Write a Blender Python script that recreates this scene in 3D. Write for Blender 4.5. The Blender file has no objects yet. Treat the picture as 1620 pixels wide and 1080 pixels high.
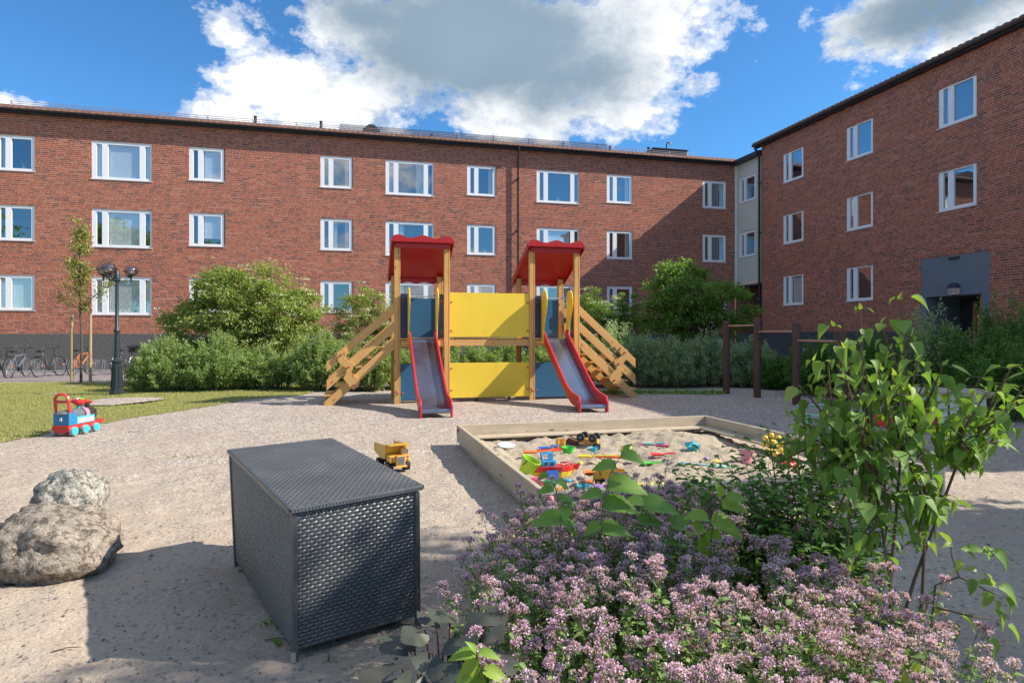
import bpy, bmesh, math, random
import numpy as np
from mathutils import Vector, Matrix, noise as mn
random.seed(7); RNG = np.random.default_rng(11)
R = math.radians; PI = math.pi
scene = bpy.context.scene
COL = scene.collection
H = 1.5; F = 1000.0; HY = 528.0; CX = 810.0

def G(px, py, z=0.0):
    d = (H - z) * F / (py - HY)
    return Vector(((px - CX) * d / F, d, z))
def at(px, py, Z):
    return Vector(((px - CX) * Z / F, Z, H - (py - HY) * Z / F))

# ------------------------------------------------------------------ objects
def tag(o, label=None, cat=None, group=None, kind=None):
    if label: o['label'] = label
    if cat: o['category'] = cat
    if group: o['group'] = group
    if kind: o['kind'] = kind
    return o
def root(name, label, cat, loc=(0, 0, 0), rz=0.0, group=None, rx=0.0, ry=0.0):
    o = bpy.data.objects.new(name, None); COL.objects.link(o)
    o.empty_display_size = 0.2
    o.location = loc; o.rotation_euler = (rx, ry, rz)
    return tag(o, label, cat, group)
def link_mesh(name, me, parent=None):
    o = bpy.data.objects.new(name, me); COL.objects.link(o)
    if parent is not None: o.parent = parent
    return o
def copy_tree(o, parent=None):
    kids = [c for c in bpy.data.objects if c.parent == o]
    c = o.copy(); COL.objects.link(c)
    if parent is not None: c.parent = parent
    for k in kids: copy_tree(k, c)
    return c

class MB:
    """collects shapes, then links them as one mesh object"""
    def __init__(s, M=None): s.v = []; s.f = []; s.m = []; s.M = M or Matrix(); s.mi = 0
    def add(s, vs, fs):
        b = len(s.v)
        s.v += [tuple(s.M @ Vector(v)) for v in vs]
        s.f += [tuple(i + b for i in f) for f in fs]
        s.m += [s.mi] * len(fs)
        return s
    def box(s, x0, x1, y0, y1, z0, z1):
        vs = [(x, y, z) for z in (z0, z1) for y in (y0, y1) for x in (x0, x1)]
        return s.add(vs, [(0, 2, 3, 1), (4, 5, 7, 6), (0, 1, 5, 4), (2, 6, 7, 3), (0, 4, 6, 2), (1, 3, 7, 5)])
    def cbox(s, c, d):
        return s.box(c[0]-d[0]/2, c[0]+d[0]/2, c[1]-d[1]/2, c[1]+d[1]/2, c[2]-d[2]/2, c[2]+d[2]/2)
    def prism(s, out, ax, a, b):
        n = len(out)
        def P(p, t):
            return (t, p[0], p[1]) if ax == 'x' else (p[0], t, p[1]) if ax == 'y' else (p[0], p[1], t)
        vs = [P(p, a) for p in out] + [P(p, b) for p in out]
        fs = [tuple(range(n))[::-1], tuple(range(n, 2*n))] + [(i, (i+1) % n, n+(i+1) % n, n+i) for i in range(n)]
        return s.add(vs, fs)
    def tube(s, pts, r, n=8, cap=True, closed=False):
        pts = [Vector(p) for p in pts]; k = len(pts)
        rr = r if isinstance(r, (list, tuple)) else [r]*k
        vs = []; fs = []; up = None
        for i in range(k):
            if closed: d = pts[(i+1) % k] - pts[i-1]
            else: d = pts[min(i+1, k-1)] - pts[max(i-1, 0)]
            d = d.normalized() if d.length > 1e-9 else Vector((0, 0, 1))
            if up is None: up = Vector((0, 0, 1)) if abs(d.z) < .9 else Vector((1, 0, 0))
            a = d.cross(up)
            if a.length < 1e-6: a = d.cross(Vector((1, 0.3, 0)))
            a.normalize(); b = a.cross(d).normalized(); up = b
            for j in range(n):
                t = 2*PI*j/n
                vs.append(pts[i] + a*math.cos(t)*rr[i] + b*math.sin(t)*rr[i])
        for i in range(k if closed else k-1):
            i2 = (i+1) % k
            for j in range(n):
                j2 = (j+1) % n
                fs.append((i*n+j, i*n+j2, i2*n+j2, i2*n+j))
        if cap and not closed:
            fs.append(tuple(range(n))[::-1]); fs.append(tuple((k-1)*n+j for j in range(n)))
        return s.add(vs, fs)
    def lathe(s, prof, c=(0, 0, 0), n=16, cap=True, sx=1, sy=1):
        vs = []; fs = []; k = len(prof)
        for r, z in prof:
            for j in range(n):
                t = 2*PI*j/n
                vs.append((c[0]+r*math.cos(t)*sx, c[1]+r*math.sin(t)*sy, c[2]+z))
        for i in range(k-1):
            for j in range(n):
                j2 = (j+1) % n
                fs.append((i*n+j, i*n+j2, (i+1)*n+j2, (i+1)*n+j))
        if cap:
            fs.append(tuple(range(n))[::-1]); fs.append(tuple((k-1)*n+j for j in range(n)))
        return s.add(vs, fs)
    def cyl(s, a, b, r, n=16): return s.tube([a, b], r, n)
    def sphere(s, c, r, n=12, m=8, sx=1, sy=1, sz=1):
        prof = [(max(r*math.sin(PI*i/m), r*0.01), -r*math.cos(PI*i/m)*sz) for i in range(m+1)]
        return s.lathe(prof, c, n, True, sx, sy)
    def build(s, name, mat, parent=None, smooth=False, bevel=0, seg=2, ang=38):
        me = bpy.data.meshes.new(name)
        me.from_pydata(s.v, [], s.f)
        for m in (mat if isinstance(mat, (list, tuple)) else [mat]): me.materials.append(m)
        if len(me.materials) > 1: me.polygons.foreach_set('material_index', s.m)
        me.update()
        if smooth:
            me.polygons.foreach_set('use_smooth', [True]*len(me.polygons))
            me.set_sharp_from_angle(angle=R(ang))
        o = link_mesh(name, me, parent)
        if bevel:
            b = o.modifiers.new('bevel', 'BEVEL'); b.width = bevel; b.segments = seg; b.limit_method = 'ANGLE'; b.angle_limit = R(40)
        return o

def np_mesh(name, V, Fa, mat, parent=None, rnd=None, matidx=None, smooth=False):
    """V (n,3), Fa (m,k) all faces same size"""
    me = bpy.data.meshes.new(name)
    n = len(V); m, k = Fa.shape
    me.vertices.add(n); me.vertices.foreach_set('co', np.ascontiguousarray(V, dtype=np.float32).ravel())
    me.loops.add(m*k); me.loops.foreach_set('vertex_index', np.ascontiguousarray(Fa, dtype=np.int32).ravel())
    me.polygons.add(m); me.polygons.foreach_set('loop_start', np.arange(0, m*k, k, dtype=np.int32))
    for q in (mat if isinstance(mat, (list, tuple)) else [mat]): me.materials.append(q)
    if matidx is not None: me.polygons.foreach_set('material_index', matidx.astype(np.int32))
    if smooth: me.polygons.foreach_set('use_smooth', np.ones(m, dtype=bool))
    me.update(calc_edges=True)
    if rnd is not None:
        a = me.attributes.new('rnd', 'FLOAT', 'FACE'); a.data.foreach_set('value', rnd.astype(np.float32))
    return link_mesh(name, me, parent)

def unit(a): return a / np.maximum(np.linalg.norm(a, axis=-1, keepdims=True), 1e-9)

# leaf templates: (x across, y along, z along normal), quads
def tmpl_blade(nseg, wfun, fold=.25, droop=.3, serr=0):
    vs = []; fs = []
    for i in range(nseg+1):
        t = i/nseg; w = wfun(t)
        if serr and 0 < i < nseg: w *= 1 + (serr if i % 2 else -serr)
        z = -droop*t*t
        vs += [(-.5*w, t, z + fold*w*.5), (0, t, z), (.5*w, t, z + fold*w*.5)]
    for i in range(nseg):
        a = 3*i
        fs += [(a, a+1, a+4, a+3), (a+1, a+2, a+5, a+4)]
    return np.array(vs), np.array(fs)
T_SIMPLE = (np.array([(0, 0, 0), (.5, .45, .1), (0, 1, -.12), (-.5, .45, .1)]), np.array([(0, 1, 2, 3)]))
T_LEAF = tmpl_blade(3, lambda t: (.05, 1.0, .7, .03)[int(round(t*3))], .25, .25)
T_LILAC = tmpl_blade(7, lambda t: (.45, .98, 1.04, .95, .76, .5, .22, .02)[int(round(t*7))], .42, .42)
T_LILAC2 = tmpl_blade(7, lambda t: (.45, .98, 1.04, .95, .76, .5, .22, .02)[int(round(t*7))], .12, .12)
T_LILAC3 = tmpl_blade(7, lambda t: (.45, .98, 1.04, .95, .76, .5, .22, .02)[int(round(t*7))], .85, .75)
T_SERR = tmpl_blade(16, lambda t: 1.02*math.sin(PI*min(1, t*.93+.07)**.72)**.85 + .01, .3, .38, .10)

def cards(P, D, N, L, W, T):
    """instances template T at P with direction D, normal N; returns V, F"""
    tv, tf = T
    D = unit(D); S = unit(np.cross(D, N)); N = np.cross(S, D)
    L = np.broadcast_to(np.asarray(L, float), (len(P),)); W = np.broadcast_to(np.asarray(W, float), (len(P),))
    V = (P[:, None, :] + tv[None, :, 0, None]*(S*W[:, None])[:, None, :]
         + tv[None, :, 1, None]*(D*L[:, None])[:, None, :] + tv[None, :, 2, None]*(N*L[:, None])[:, None, :])
    k = len(tv)
    Fa = tf[None] + (np.arange(len(P))*k)[:, None, None]
    return V.reshape(-1, 3), Fa.reshape(-1, tf.shape[1])

# ------------------------------------------------------------------ materials
class NT:
    def __init__(s, name):
        s.mat = bpy.data.materials.new(name); s.mat.use_nodes = True
        s.t = s.mat.node_tree; s.t.nodes.clear()
    def n(s, ty, **kw):
        nd = s.t.nodes.new(ty)
        for k, v in kw.items():
            if k.startswith('i_'):
                key = k[2:]
                nd.inputs[int(key) if key.isdigit() else key.replace('_', ' ')].default_value = v
            else: setattr(nd, k, v)
        return nd
    def l(s, a, b): s.t.links.new(a, b)
    def math(s, op, a, b=None, c=None, clamp=False):
        nd = s.t.nodes.new('ShaderNodeMath'); nd.operation = op; nd.use_clamp = clamp
        for i, x in enumerate((a, b, c)):
            if x is None: continue
            if isinstance(x, (int, float)): nd.inputs[i].default_value = x
            else: s.l(x, nd.inputs[i])
        return nd.outputs[0]
    def ramp(s, fac, stops, interp='LINEAR'):
        nd = s.t.nodes.new('ShaderNodeValToRGB'); cr = nd.color_ramp; cr.interpolation = interp
        while len(cr.elements) < len(stops): cr.elements.new(.5)
        for e, (p, c) in zip(cr.elements, stops):
            e.position = p; e.color = (*c, 1) if len(c) == 3 else c
        s.l(fac, nd.inputs[0]); return nd.outputs[0]
    def mix(s, fac, a, b, bt='MIX'):
        nd = s.t.nodes.new('ShaderNodeMix'); nd.data_type = 'RGBA'; nd.blend_type = bt
        for sock, x in ((nd.inputs[0], fac), (nd.inputs[6], a), (nd.inputs[7], b)):
            if isinstance(x, (int, float)): sock.default_value = x
            elif isinstance(x, tuple): sock.default_value = (*x, 1) if len(x) == 3 else x
            else: s.l(x, sock)
        return nd.outputs[2]
    def coords(s, scale=(1, 1, 1), rot=(0, 0, 0), kind='Object'):
        c = s.n('ShaderNodeTexCoord'); m = s.n('ShaderNodeMapping')
        m.inputs['Scale'].default_value = scale; m.inputs['Rotation'].default_value = rot
        s.l(c.outputs[kind], m.inputs[0]); return m.outputs[0]
    def noise(s, vec, scale, detail=4, rough=.55, out='Fac'):
        nd = s.n('ShaderNodeTexNoise'); nd.inputs['Scale'].default_value = scale
        nd.inputs['Detail'].default_value = detail; nd.inputs['Roughness'].default_value = rough
        s.l(vec, nd.inputs['Vector']); return nd.outputs[out]
    def voro(s, vec, scale, out='Distance', feature='F1'):
        nd = s.n('ShaderNodeTexVoronoi'); nd.feature = feature; nd.inputs['Scale'].default_value = scale
        s.l(vec, nd.inputs['Vector']); return nd.outputs[out]
    def out(s, base, rough=.7, metal=0, bump=None, bstr=.3, bdist=.01, spec=.4, coat=0, trans=0, sss=None, extra=None):
        p = s.n('ShaderNodeBsdfPrincipled')
        if isinstance(base, tuple): p.inputs['Base Color'].default_value = (*base, 1)
        else: s.l(base, p.inputs['Base Color'])
        if isinstance(rough, (int, float)): p.inputs['Roughness'].default_value = rough
        else: s.l(rough, p.inputs['Roughness'])
        p.inputs['Metallic'].default_value = metal
        p.inputs['Specular IOR Level'].default_value = spec
        p.inputs['Coat Weight'].default_value = coat
        if bump is not None:
            b = s.n('ShaderNodeBump'); b.inputs['Strength'].default_value = bstr; b.inputs['Distance'].default_value = bdist
            s.l(bump, b.inputs['Height']); s.l(b.outputs[0], p.inputs['Normal'])
        o = s.n('ShaderNodeOutputMaterial'); sh = p.outputs[0]
        if trans:
            tr = s.n('ShaderNodeBsdfTranslucent')
            if isinstance(base, tuple): tr.inputs[0].default_value = (*base, 1)
            else: s.l(s.mix(1.0, base, (1.25, 1.35, .5), 'MULTIPLY'), tr.inputs[0])
            mx = s.n('ShaderNodeMixShader'); mx.inputs[0].default_value = trans
            s.l(p.outputs[0], mx.inputs[1]); s.l(tr.outputs[0], mx.inputs[2]); sh = mx.outputs[0]
        s.l(sh, o.inputs[0]); return s.mat

def sc(c, k): return tuple(min(1, x*k) for x in c)
def plain(name, col, rough=.5, metal=0, var=.12, scale=6, bump=.1, bscale=80, spec=.45, coat=0, dirt=0):
    t = NT(name); v = t.coords()
    c = t.mix(t.noise(v, scale, 5), sc(col, 1-var), sc(col, 1+var))
    if dirt:
        m = t.ramp(t.noise(v, scale*2.5, 6, .7), [(.5, (0, 0, 0)), (.72, (1, 1, 1))])
        c = t.mix(t.math('MULTIPLY', m, dirt), c, (.33, .28, .22))
    r = t.math('ADD', t.math('MULTIPLY', t.noise(v, scale*3, 4), .2), rough-.1)
    return t.out(c, r, metal, t.noise(v, bscale, 3) if bump else None, bump, .004, spec, coat)
def wood(name, c0, c1, rot=(0, 0, 0), long='z', knots=True, rough=.55, grey=0, bstr=.25):
    t = NT(name)
    s3 = {'x': (1.2, 22, 22), 'y': (22, 1.2, 22), 'z': (22, 22, 1.2)}[long]
    # rotate first, then stretch
    c = t.n('ShaderNodeTexCoord'); m1 = t.n('ShaderNodeMapping'); m1.inputs['Rotation'].default_value = rot
    t.l(c.outputs['Object'], m1.inputs[0]); m2 = t.n('ShaderNodeMapping'); m2.inputs['Scale'].default_value = s3
    t.l(m1.outputs[0], m2.inputs[0])
    g = t.noise(m2.outputs[0], 1.6, 6, .65)
    g2 = t.noise(m1.outputs[0], 1.3, 3)
    col = t.mix(t.ramp(g, [(.3, (0, 0, 0)), (.68, (1, 1, 1))]), c0, c1)
    col = t.mix(t.math('MULTIPLY', g2, .5), col, sc(c0, .75))
    if grey: col = t.mix(t.math('MULTIPLY', t.ramp(t.noise(m1.outputs[0], 5, 6, .7), [(.35, (0, 0, 0)), (.7, (1, 1, 1))]), grey), col, (.36, .32, .27))
    if knots:
        s4 = {'x': (3, 9, 9), 'y': (9, 3, 9), 'z': (9, 9, 3)}[long]
        m3 = t.n('ShaderNodeMapping'); m3.inputs['Scale'].default_value = s4; t.l(m1.outputs[0], m3.inputs[0])
        k = t.voro(m3.outputs[0], 1.0)
        col = t.mix(t.ramp(k, [(.07, (1, 1, 1)), (.15, (0, 0, 0))]), col, sc(c0, .28))
    return t.out(col, rough, 0, g, bstr, .004, .35)
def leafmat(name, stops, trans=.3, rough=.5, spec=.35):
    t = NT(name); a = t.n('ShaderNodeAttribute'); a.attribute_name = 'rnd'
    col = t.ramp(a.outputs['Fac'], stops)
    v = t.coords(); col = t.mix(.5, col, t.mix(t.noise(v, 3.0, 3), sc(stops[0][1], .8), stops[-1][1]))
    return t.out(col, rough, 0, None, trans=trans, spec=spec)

def m_brick(name, tint=1.0):
    t = NT(name); c = t.n('ShaderNodeTexCoord'); sp = t.n('ShaderNodeSeparateXYZ'); t.l(c.outputs['Object'], sp.inputs[0])
    x, z = sp.outputs[0], sp.outputs[2]
    row = t.math('FLOOR', t.math('DIVIDE', z, .08))
    wn = t.n('ShaderNodeTexWhiteNoise'); wn.noise_dimensions = '1D'; t.l(row, wn.inputs['W'])
    xs = t.math('ADD', x, t.math('MULTIPLY', wn.outputs['Value'], .295))
    wob = t.noise(c.outputs['Object'], 9, 2); xs = t.math('ADD', xs, t.math('MULTIPLY', wob, .02))
    zs = t.math('ADD', z, t.math('MULTIPLY', t.math('SUBTRACT', wob, .5), .008))
    cb = t.n('ShaderNodeCombineXYZ'); t.l(xs, cb.inputs[0]); t.l(zs, cb.inputs[1])
    b = t.n('ShaderNodeTexBrick'); b.offset = 0; b.squash = 1
    b.inputs['Color1'].default_value = (0, 0, 0, 1); b.inputs['Color2'].default_value = (1, 1, 1, 1); b.inputs['Mortar'].default_value = (.5, .5, .5, 1)
    b.inputs['Scale'].default_value = 1; b.inputs['Mortar Size'].default_value = .009; b.inputs['Mortar Smooth'].default_value = .25
    b.inputs['Brick Width'].default_value = .295; b.inputs['Row Height'].default_value = .08
    t.l(cb.outputs[0], b.inputs['Vector'])
    r = t.ramp(b.outputs['Color'], [(0, (.17, .062, .045)), (.14, (.25, .085, .058)), (.35, (.36, .098, .052)), (.62, (.43, .110, .055)), (.85, (.46, .132, .066)), (1, (.52, .20, .125))])
    r = t.mix(t.noise(c.outputs['Object'], 14, 5, .7), sc((.7,)*3, 1), (1.0, 1.0, 1.0)) if False else r
    blot = t.noise(c.outputs['Object'], 22, 5, .7)
    r = t.mix(t.math('MULTIPLY', blot, .22), r, (.23, .085, .06))
    big = t.noise(c.outputs['Object'], .35, 4, .6)
    r = t.mix(t.math('MULTIPLY', t.ramp(big, [(.4, (0, 0, 0)), (.7, (1, 1, 1))]), .22), r, (.38, .15, .09))
    m9 = t.n('ShaderNodeMapping'); m9.inputs['Scale'].default_value = (1.6, 1, .22); t.l(c.outputs['Object'], m9.inputs[0])
    r = t.mix(t.math('MULTIPLY', t.ramp(t.noise(m9.outputs[0], 1.1, 5, .65), [(.52, (0,)*3), (.75, (1,)*3)]), .3), r, (.20, .075, .06))
    mort = t.mix(t.noise(c.outputs['Object'], 30, 3), (.41, .28, .22), (.60, .45, .36))
    col = t.mix(b.outputs['Fac'], r, mort)
    if tint != 1: col = t.mix(1.0, col, (tint, tint, tint), 'MULTIPLY')
    hgt = t.math('SUBTRACT', t.math('MULTIPLY', blot, .5), b.outputs['Fac'])
    return t.out(col, .85, 0, hgt, .5, .01, .2)

def m_plinth():
    t = NT('roughcast'); v = t.coords((1, 1, 1), (0, R(35), 0))
    m = t.n('ShaderNodeMapping'); m.inputs['Scale'].default_value = (9, 9, 26); t.l(v, m.inputs[0])
    n1 = t.noise(m.outputs[0], 1.2, 5, .6)
    col = t.mix(n1, (.075, .071, .069), (.19, .18, .175))
    return t.out(col, .9, 0, n1, 1.0, .03, .2)
def m_ground():
    t = NT('gravel_and_sand'); v = t.coords()
    big = t.noise(v, .35, 5, .6); mid = t.noise(v, 2.2, 5, .65); fine = t.noise(v, 45, 4, .7)
    st = t.voro(v, 52, 'Color'); sd = t.voro(v, 52)
    gs = t.n('ShaderNodeSeparateColor'); t.l(st, gs.inputs[0])
    stone = t.ramp(gs.outputs[0], [(0, (.10, .08, .075)), (.22, (.20, .16, .145)), (.4, (.355, .295, .245)), (.7, (.465, .395, .33)), (1, (.76, .69, .59))])
    sand = t.mix(fine, (.37, .295, .215), (.57, .465, .35))
    sand = t.mix(t.ramp(gs.outputs[1], [(.0, (1, 1, 1)), (.10, (0, 0, 0))]), sand, (.17, .14, .125))
    sp = t.n('ShaderNodeSeparateXYZ'); t.l(v, sp.inputs[0])
    far = t.math('MULTIPLY', t.math('SUBTRACT', sp.outputs[1], 4.0), .13)
    k = t.math('ADD', far, t.math('MULTIPLY', t.math('SUBTRACT', mid, .5), 1.6))
    k = t.math('ADD', k, t.math('MULTIPLY', t.math('SUBTRACT', big, .5), 1.2), clamp=True)
    col = t.mix(t.math('ADD', t.math('MULTIPLY', k, .8), .12), sand, stone)
    col = t.mix(t.math('MULTIPLY', t.ramp(t.noise(v, .9, 4), [(.35, (0, 0, 0)), (.7, (1, 1, 1))]), .5), col, (.34, .265, .215))
    h = t.math('ADD', t.math('MULTIPLY', fine, .6), t.math('MULTIPLY', sd, .25))
    h = t.math('ADD', h, t.math('MULTIPLY', t.noise(v, 5, 7, .72), 1.8))
    return t.out(col, .95, 0, h, .6, .02, .15)
def m_sand():
    t = NT('play_sand'); v = t.coords()
    fine = t.noise(v, 60, 4, .7); mid = t.noise(v, 6, 5, .7)
    col = t.mix(fine, (.42, .34, .24), (.64, .535, .40))
    col = t.mix(t.ramp(mid, [(.3, (.55,)*3), (.5, (0,)*3)]), col, (.27, .22, .175))
    h = t.math('ADD', fine, t.math('MULTIPLY', t.noise(v, 14, 6, .75), 3))
    return t.out(col, .95, 0, h, .9, .02, .15)
def m_grass_base():
    t = NT('lawn_soil'); v = t.coords()
    a = t.noise(v, 1.4, 5, .6); b = t.noise(v, 40, 4, .7)
    col = t.mix(b, (.15, .15, .04), (.32, .31, .10)); col = t.mix(t.ramp(a, [(.45, (0,)*3), (.7, (.6,)*3)]), col, (.25, .23, .08))
    return t.out(col, .9, 0, b, .8, .03, .15)
def m_glass():
    t = NT('window_glass')
    g = t.n('ShaderNodeBsdfGlossy'); g.inputs['Color'].default_value = (.88, .95, 1, 1); g.inputs['Roughness'].default_value = .015
    bp = t.n('ShaderNodeBump'); bp.inputs['Strength'].default_value = .06; bp.inputs['Distance'].default_value = .02
    t.l(t.noise(t.coords(), 1.1, 2), bp.inputs['Height']); t.l(bp.outputs[0], g.inputs['Normal'])
    tr = t.n('ShaderNodeBsdfTransparent'); tr.inputs[0].default_value = (.95, .98, .98, 1)
    mx = t.n('ShaderNodeMixShader'); lw = t.n('ShaderNodeLayerWeight'); lw.inputs[0].default_value = .35
    f = t.math('ADD', t.math('MULTIPLY', lw.outputs['Facing'], .35), .30, clamp=True)
    t.l(f, mx.inputs[0]); t.l(tr.outputs[0], mx.inputs[1]); t.l(g.outputs[0], mx.inputs[2])
    o = t.n('ShaderNodeOutputMaterial'); t.l(mx.outputs[0], o.inputs[0]); return t.mat
def m_smoked():
    t = NT('smoked_globe')
    g = t.n('ShaderNodeBsdfGlossy'); g.inputs['Color'].default_value = (1, 1, 1, 1); g.inputs['Roughness'].default_value = .05
    tr = t.n('ShaderNodeBsdfTransparent'); tr.inputs[0].default_value = (.66, .60, .62, 1)
    mx = t.n('ShaderNodeMixShader'); mx.inputs[0].default_value = .14
    t.l(tr.outputs[0], mx.inputs[1]); t.l(g.outputs[0], mx.inputs[2])
    o = t.n('ShaderNodeOutputMaterial'); t.l(mx.outputs[0], o.inputs[0]); return t.mat
def m_blind():
    t = NT('blind_slats'); c = t.n('ShaderNodeTexCoord'); sp = t.n('ShaderNodeSeparateXYZ'); t.l(c.outputs['Object'], sp.inputs[0])
    s_ = t.math('SINE', t.math('MULTIPLY', sp.outputs[2], 2*PI/.04))
    col = t.mix(t.math('MULTIPLY_ADD', s_, .5, .5), (.62, .64, .64), (.88, .89, .88))
    return t.out(col, .6, 0, s_, .3, .01)
def m_stone(name, a, b, spots, scale=18):
    t = NT(name); v = t.coords()
    n1 = t.noise(v, 3.5, 6, .65); n2 = t.noise(v, scale, 6, .75)
    col = t.mix(n1, a, b)
    col = t.mix(t.ramp(n2, [(.43, (1,)*3), (.53, (0,)*3)]), col, spots)
    col = t.mix(t.ramp(t.noise(v, scale*2.5, 4, .7), [(.55, (0,)*3), (.66, (.8,)*3)]), col, sc(b, 1.35))
    h = t.math('ADD', t.math('MULTIPLY', n1, 3), n2)
    return t.out(col, .88, 0, h, .8, .03, .25)
def m_wicker():
    t = NT('woven_resin'); v = t.coords()
    n_ = t.noise(v, 5, 5); f = t.noise(v, 90, 3)
    col = t.mix(n_, (.045, .048, .050), (.115, .119, .122))
    d = t.ramp(t.noise(v, 2.2, 6, .7), [(.5, (0,)*3), (.75, (.45,)*3)])
    col = t.mix(d, col, (.19, .17, .15))
    return t.out(col, t.math('MULTIPLY_ADD', n_, .25, .22), 0, f, .15, .003, .8)
def m_steel(name, col=(.55, .56, .58), rough=.28):
    t = NT(name); v = t.coords((1, 14, 1)); n_ = t.noise(t.coords(), 2.5, 5, .65)
    c = t.mix(n_, sc(col, .75), col)
    return t.out(c, t.math('MULTIPLY_ADD', n_, .3, rough-.12), .85, t.noise(v, 6, 3), .04, .003)
def m_tile():
    t = NT('clay_tile'); v = t.coords(); n_ = t.noise(v, 3, 5, .7)
    w = t.n('ShaderNodeTexWhiteNoise'); w.noise_dimensions = '1D'
    sp = t.n('ShaderNodeSeparateXYZ'); t.l(v, sp.inputs[0]); t.l(t.math('FLOOR', t.math('DIVIDE', sp.outputs[0], .25)), w.inputs['W'])
    col = t.mix(w.outputs['Value'], (.24, .10, .065), (.34, .16, .10)); col = t.mix(t.math('MULTIPLY', n_, .8), col, (.15, .10, .08))
    return t.out(col, .8, 0, t.noise(v, 30, 4), .3, .005, .25)
def m_asphalt():
    t = NT('asphalt'); v = t.coords(); f = t.noise(v, 60, 4, .7)
    col = t.mix(f, (.17, .14, .135), (.30, .255, .245)); col = t.mix(t.noise(v, .8, 4), col, (.24, .21, .205))
    return t.out(col, .9, 0, f, .4, .01, .2)
def m_flower(name, stops, trans=.2):
    return leafmat(name, stops, trans, .7, .2)

M = {}
M['brick'] = m_brick('red_brick'); M['plinth'] = m_plinth(); M['ground'] = m_ground(); M['sand'] = m_sand()
M['lawn'] = m_grass_base(); M['glass'] = m_glass(); M['smoked'] = m_smoked(); M['blind'] = m_blind(); M['tile'] = m_tile(); M['asphalt'] = m_asphalt()
M['wicker'] = m_wicker()
M['white'] = plain('white_frame', (.86, .87, .87), .4, var=.04, bump=0)
M['sill'] = plain('sill_metal', (.6, .6, .6), .4, var=.05, bump=0)
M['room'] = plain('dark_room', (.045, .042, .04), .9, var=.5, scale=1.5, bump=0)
M['curtain'] = plain('pale_curtain', (.66, .66, .63), .9, var=.1, bump=.3, bscale=12)
M['cream'] = plain('cream_render', (.62, .60, .52), .85, var=.06, scale=1.5, bump=.2, bscale=120)
M['black'] = plain('black_metal', (.022, .023, .025), .45, var=.15, bump=.05)
M['brownpipe'] = plain('brown_pipe', (.07, .05, .045), .45, var=.15, bump=.05)
M['grey_render'] = plain('grey_render', (.17, .195, .225), .85, var=.14, scale=1.6, bump=.3, bscale=90)
M['lamp_green'] = plain('dark_green_iron', (.022, .033, .036), .42, var=.2, bump=.08)
M['galv'] = m_steel('galvanised', (.6, .61, .62), .35)
M['steel'] = m_steel('slide_steel', (.27, .32, .42), .22)  # blue tint in the base colour stands in for reflected sky
M['red'] = plain('red_panel', (.50, .022, .022), .32, var=.08, scale=3, bump=.02, coat=.3)
M['redroof'] = plain('red_roof_panel', (.42, .012, .012), .38, var=.08, scale=3, bump=.02)
M['redslide'] = plain('red_slide_side', (.58, .022, .030), .35, var=.1, scale=3, bump=.02, coat=.2)
M['bolt'] = plain('red_bolt_cap', (.42, .06, .06), .4, bump=0)
def m_yellow():
    t = NT('yellow_panel'); v = t.coords(); n_ = t.noise(v, 1.2, 5)
    col = t.mix(n_, (.82, .54, .035), (.90, .66, .06))
    m = t.n('ShaderNodeMapping'); m.inputs['Scale'].default_value = (9, 9, 1.2); t.l(v, m.inputs[0])
    st = t.ramp(t.noise(m.outputs[0], 1.5, 6, .7), [(.55, (0,)*3), (.8, (.5,)*3)])
    col = t.mix(st, col, (.52, .40, .09))
    return t.out(col, .42, 0, t.noise(v, 60, 2), .04, .003)
M['yellow'] = m_yellow()
M['navy'] = plain('navy_panel', (.020, .030, .10), .35, var=.08, scale=2, bump=.02)
M['blue'] = plain('blue_panel', (.035, .125, .23), .35, var=.08, scale=2, bump=.02)
OC0, OC1 = (.60, .31, .09), (.76, .46, .17)
M['wz'] = wood('larch_upright', OC0, OC1, long='z'); M['wx'] = wood('larch_beam', OC0, OC1, long='x'); M['wy'] = wood('larch_cross', OC0, OC1, long='y')
M['wsl'] = wood('larch_slope_left', OC0, OC1, rot=(0, R(41.5), 0), long='x'); M['wsr'] = wood('larch_slope_right', OC0, OC1, rot=(0, R(-41.5), 0), long='x')
PC0, PC1 = (.46, .36, .23), (.68, .56, .40)
M['px'] = wood('pale_pine_along', PC0, PC1, long='x', grey=.55); M['py'] = wood('pale_pine_across', PC0, PC1, long='y', grey=.55)
M['deck'] = wood('weathered_deck', (.20, .185, .17), (.36, .33, .30), long='x', grey=.3)
M['brownpost'] = wood('brown_stained_post', (.075, .035, .022), (.15, .075, .045), long='z')
M['copper'] = plain('pinkish_bar', (.50, .24, .16), .4, bump=0)
M['stake'] = wood('stake_wood', (.36, .24, .11), (.52, .38, .20), long='z', grey=.3)
def m_bark(name, a, b):
    t = NT(name); v = t.coords((1, 1, .25)); n_ = t.noise(v, 30, 5, .7); return t.out(t.mix(n_, a, b), .9, 0, n_, .8, .01, .2)
M['bark'] = m_bark('bark', (.055, .042, .03), (.16, .13, .10)); M['stem'] = m_bark('lilac_stem', (.085, .06, .04), (.2, .15, .10))
M['gstem'] = m_bark('green_stem', (.12, .15, .05), (.25, .28, .12))
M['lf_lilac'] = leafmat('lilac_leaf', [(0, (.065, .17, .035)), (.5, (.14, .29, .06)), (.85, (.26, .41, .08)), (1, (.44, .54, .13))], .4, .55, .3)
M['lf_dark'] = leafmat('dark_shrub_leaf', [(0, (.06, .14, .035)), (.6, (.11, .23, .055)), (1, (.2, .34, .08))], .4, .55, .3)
M['lf_honey'] = leafmat('honeysuckle_leaf', [(0, (.06, .15, .035)), (.6, (.12, .25, .06)), (1, (.22, .38, .09))], .4, .6, .25)
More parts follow.
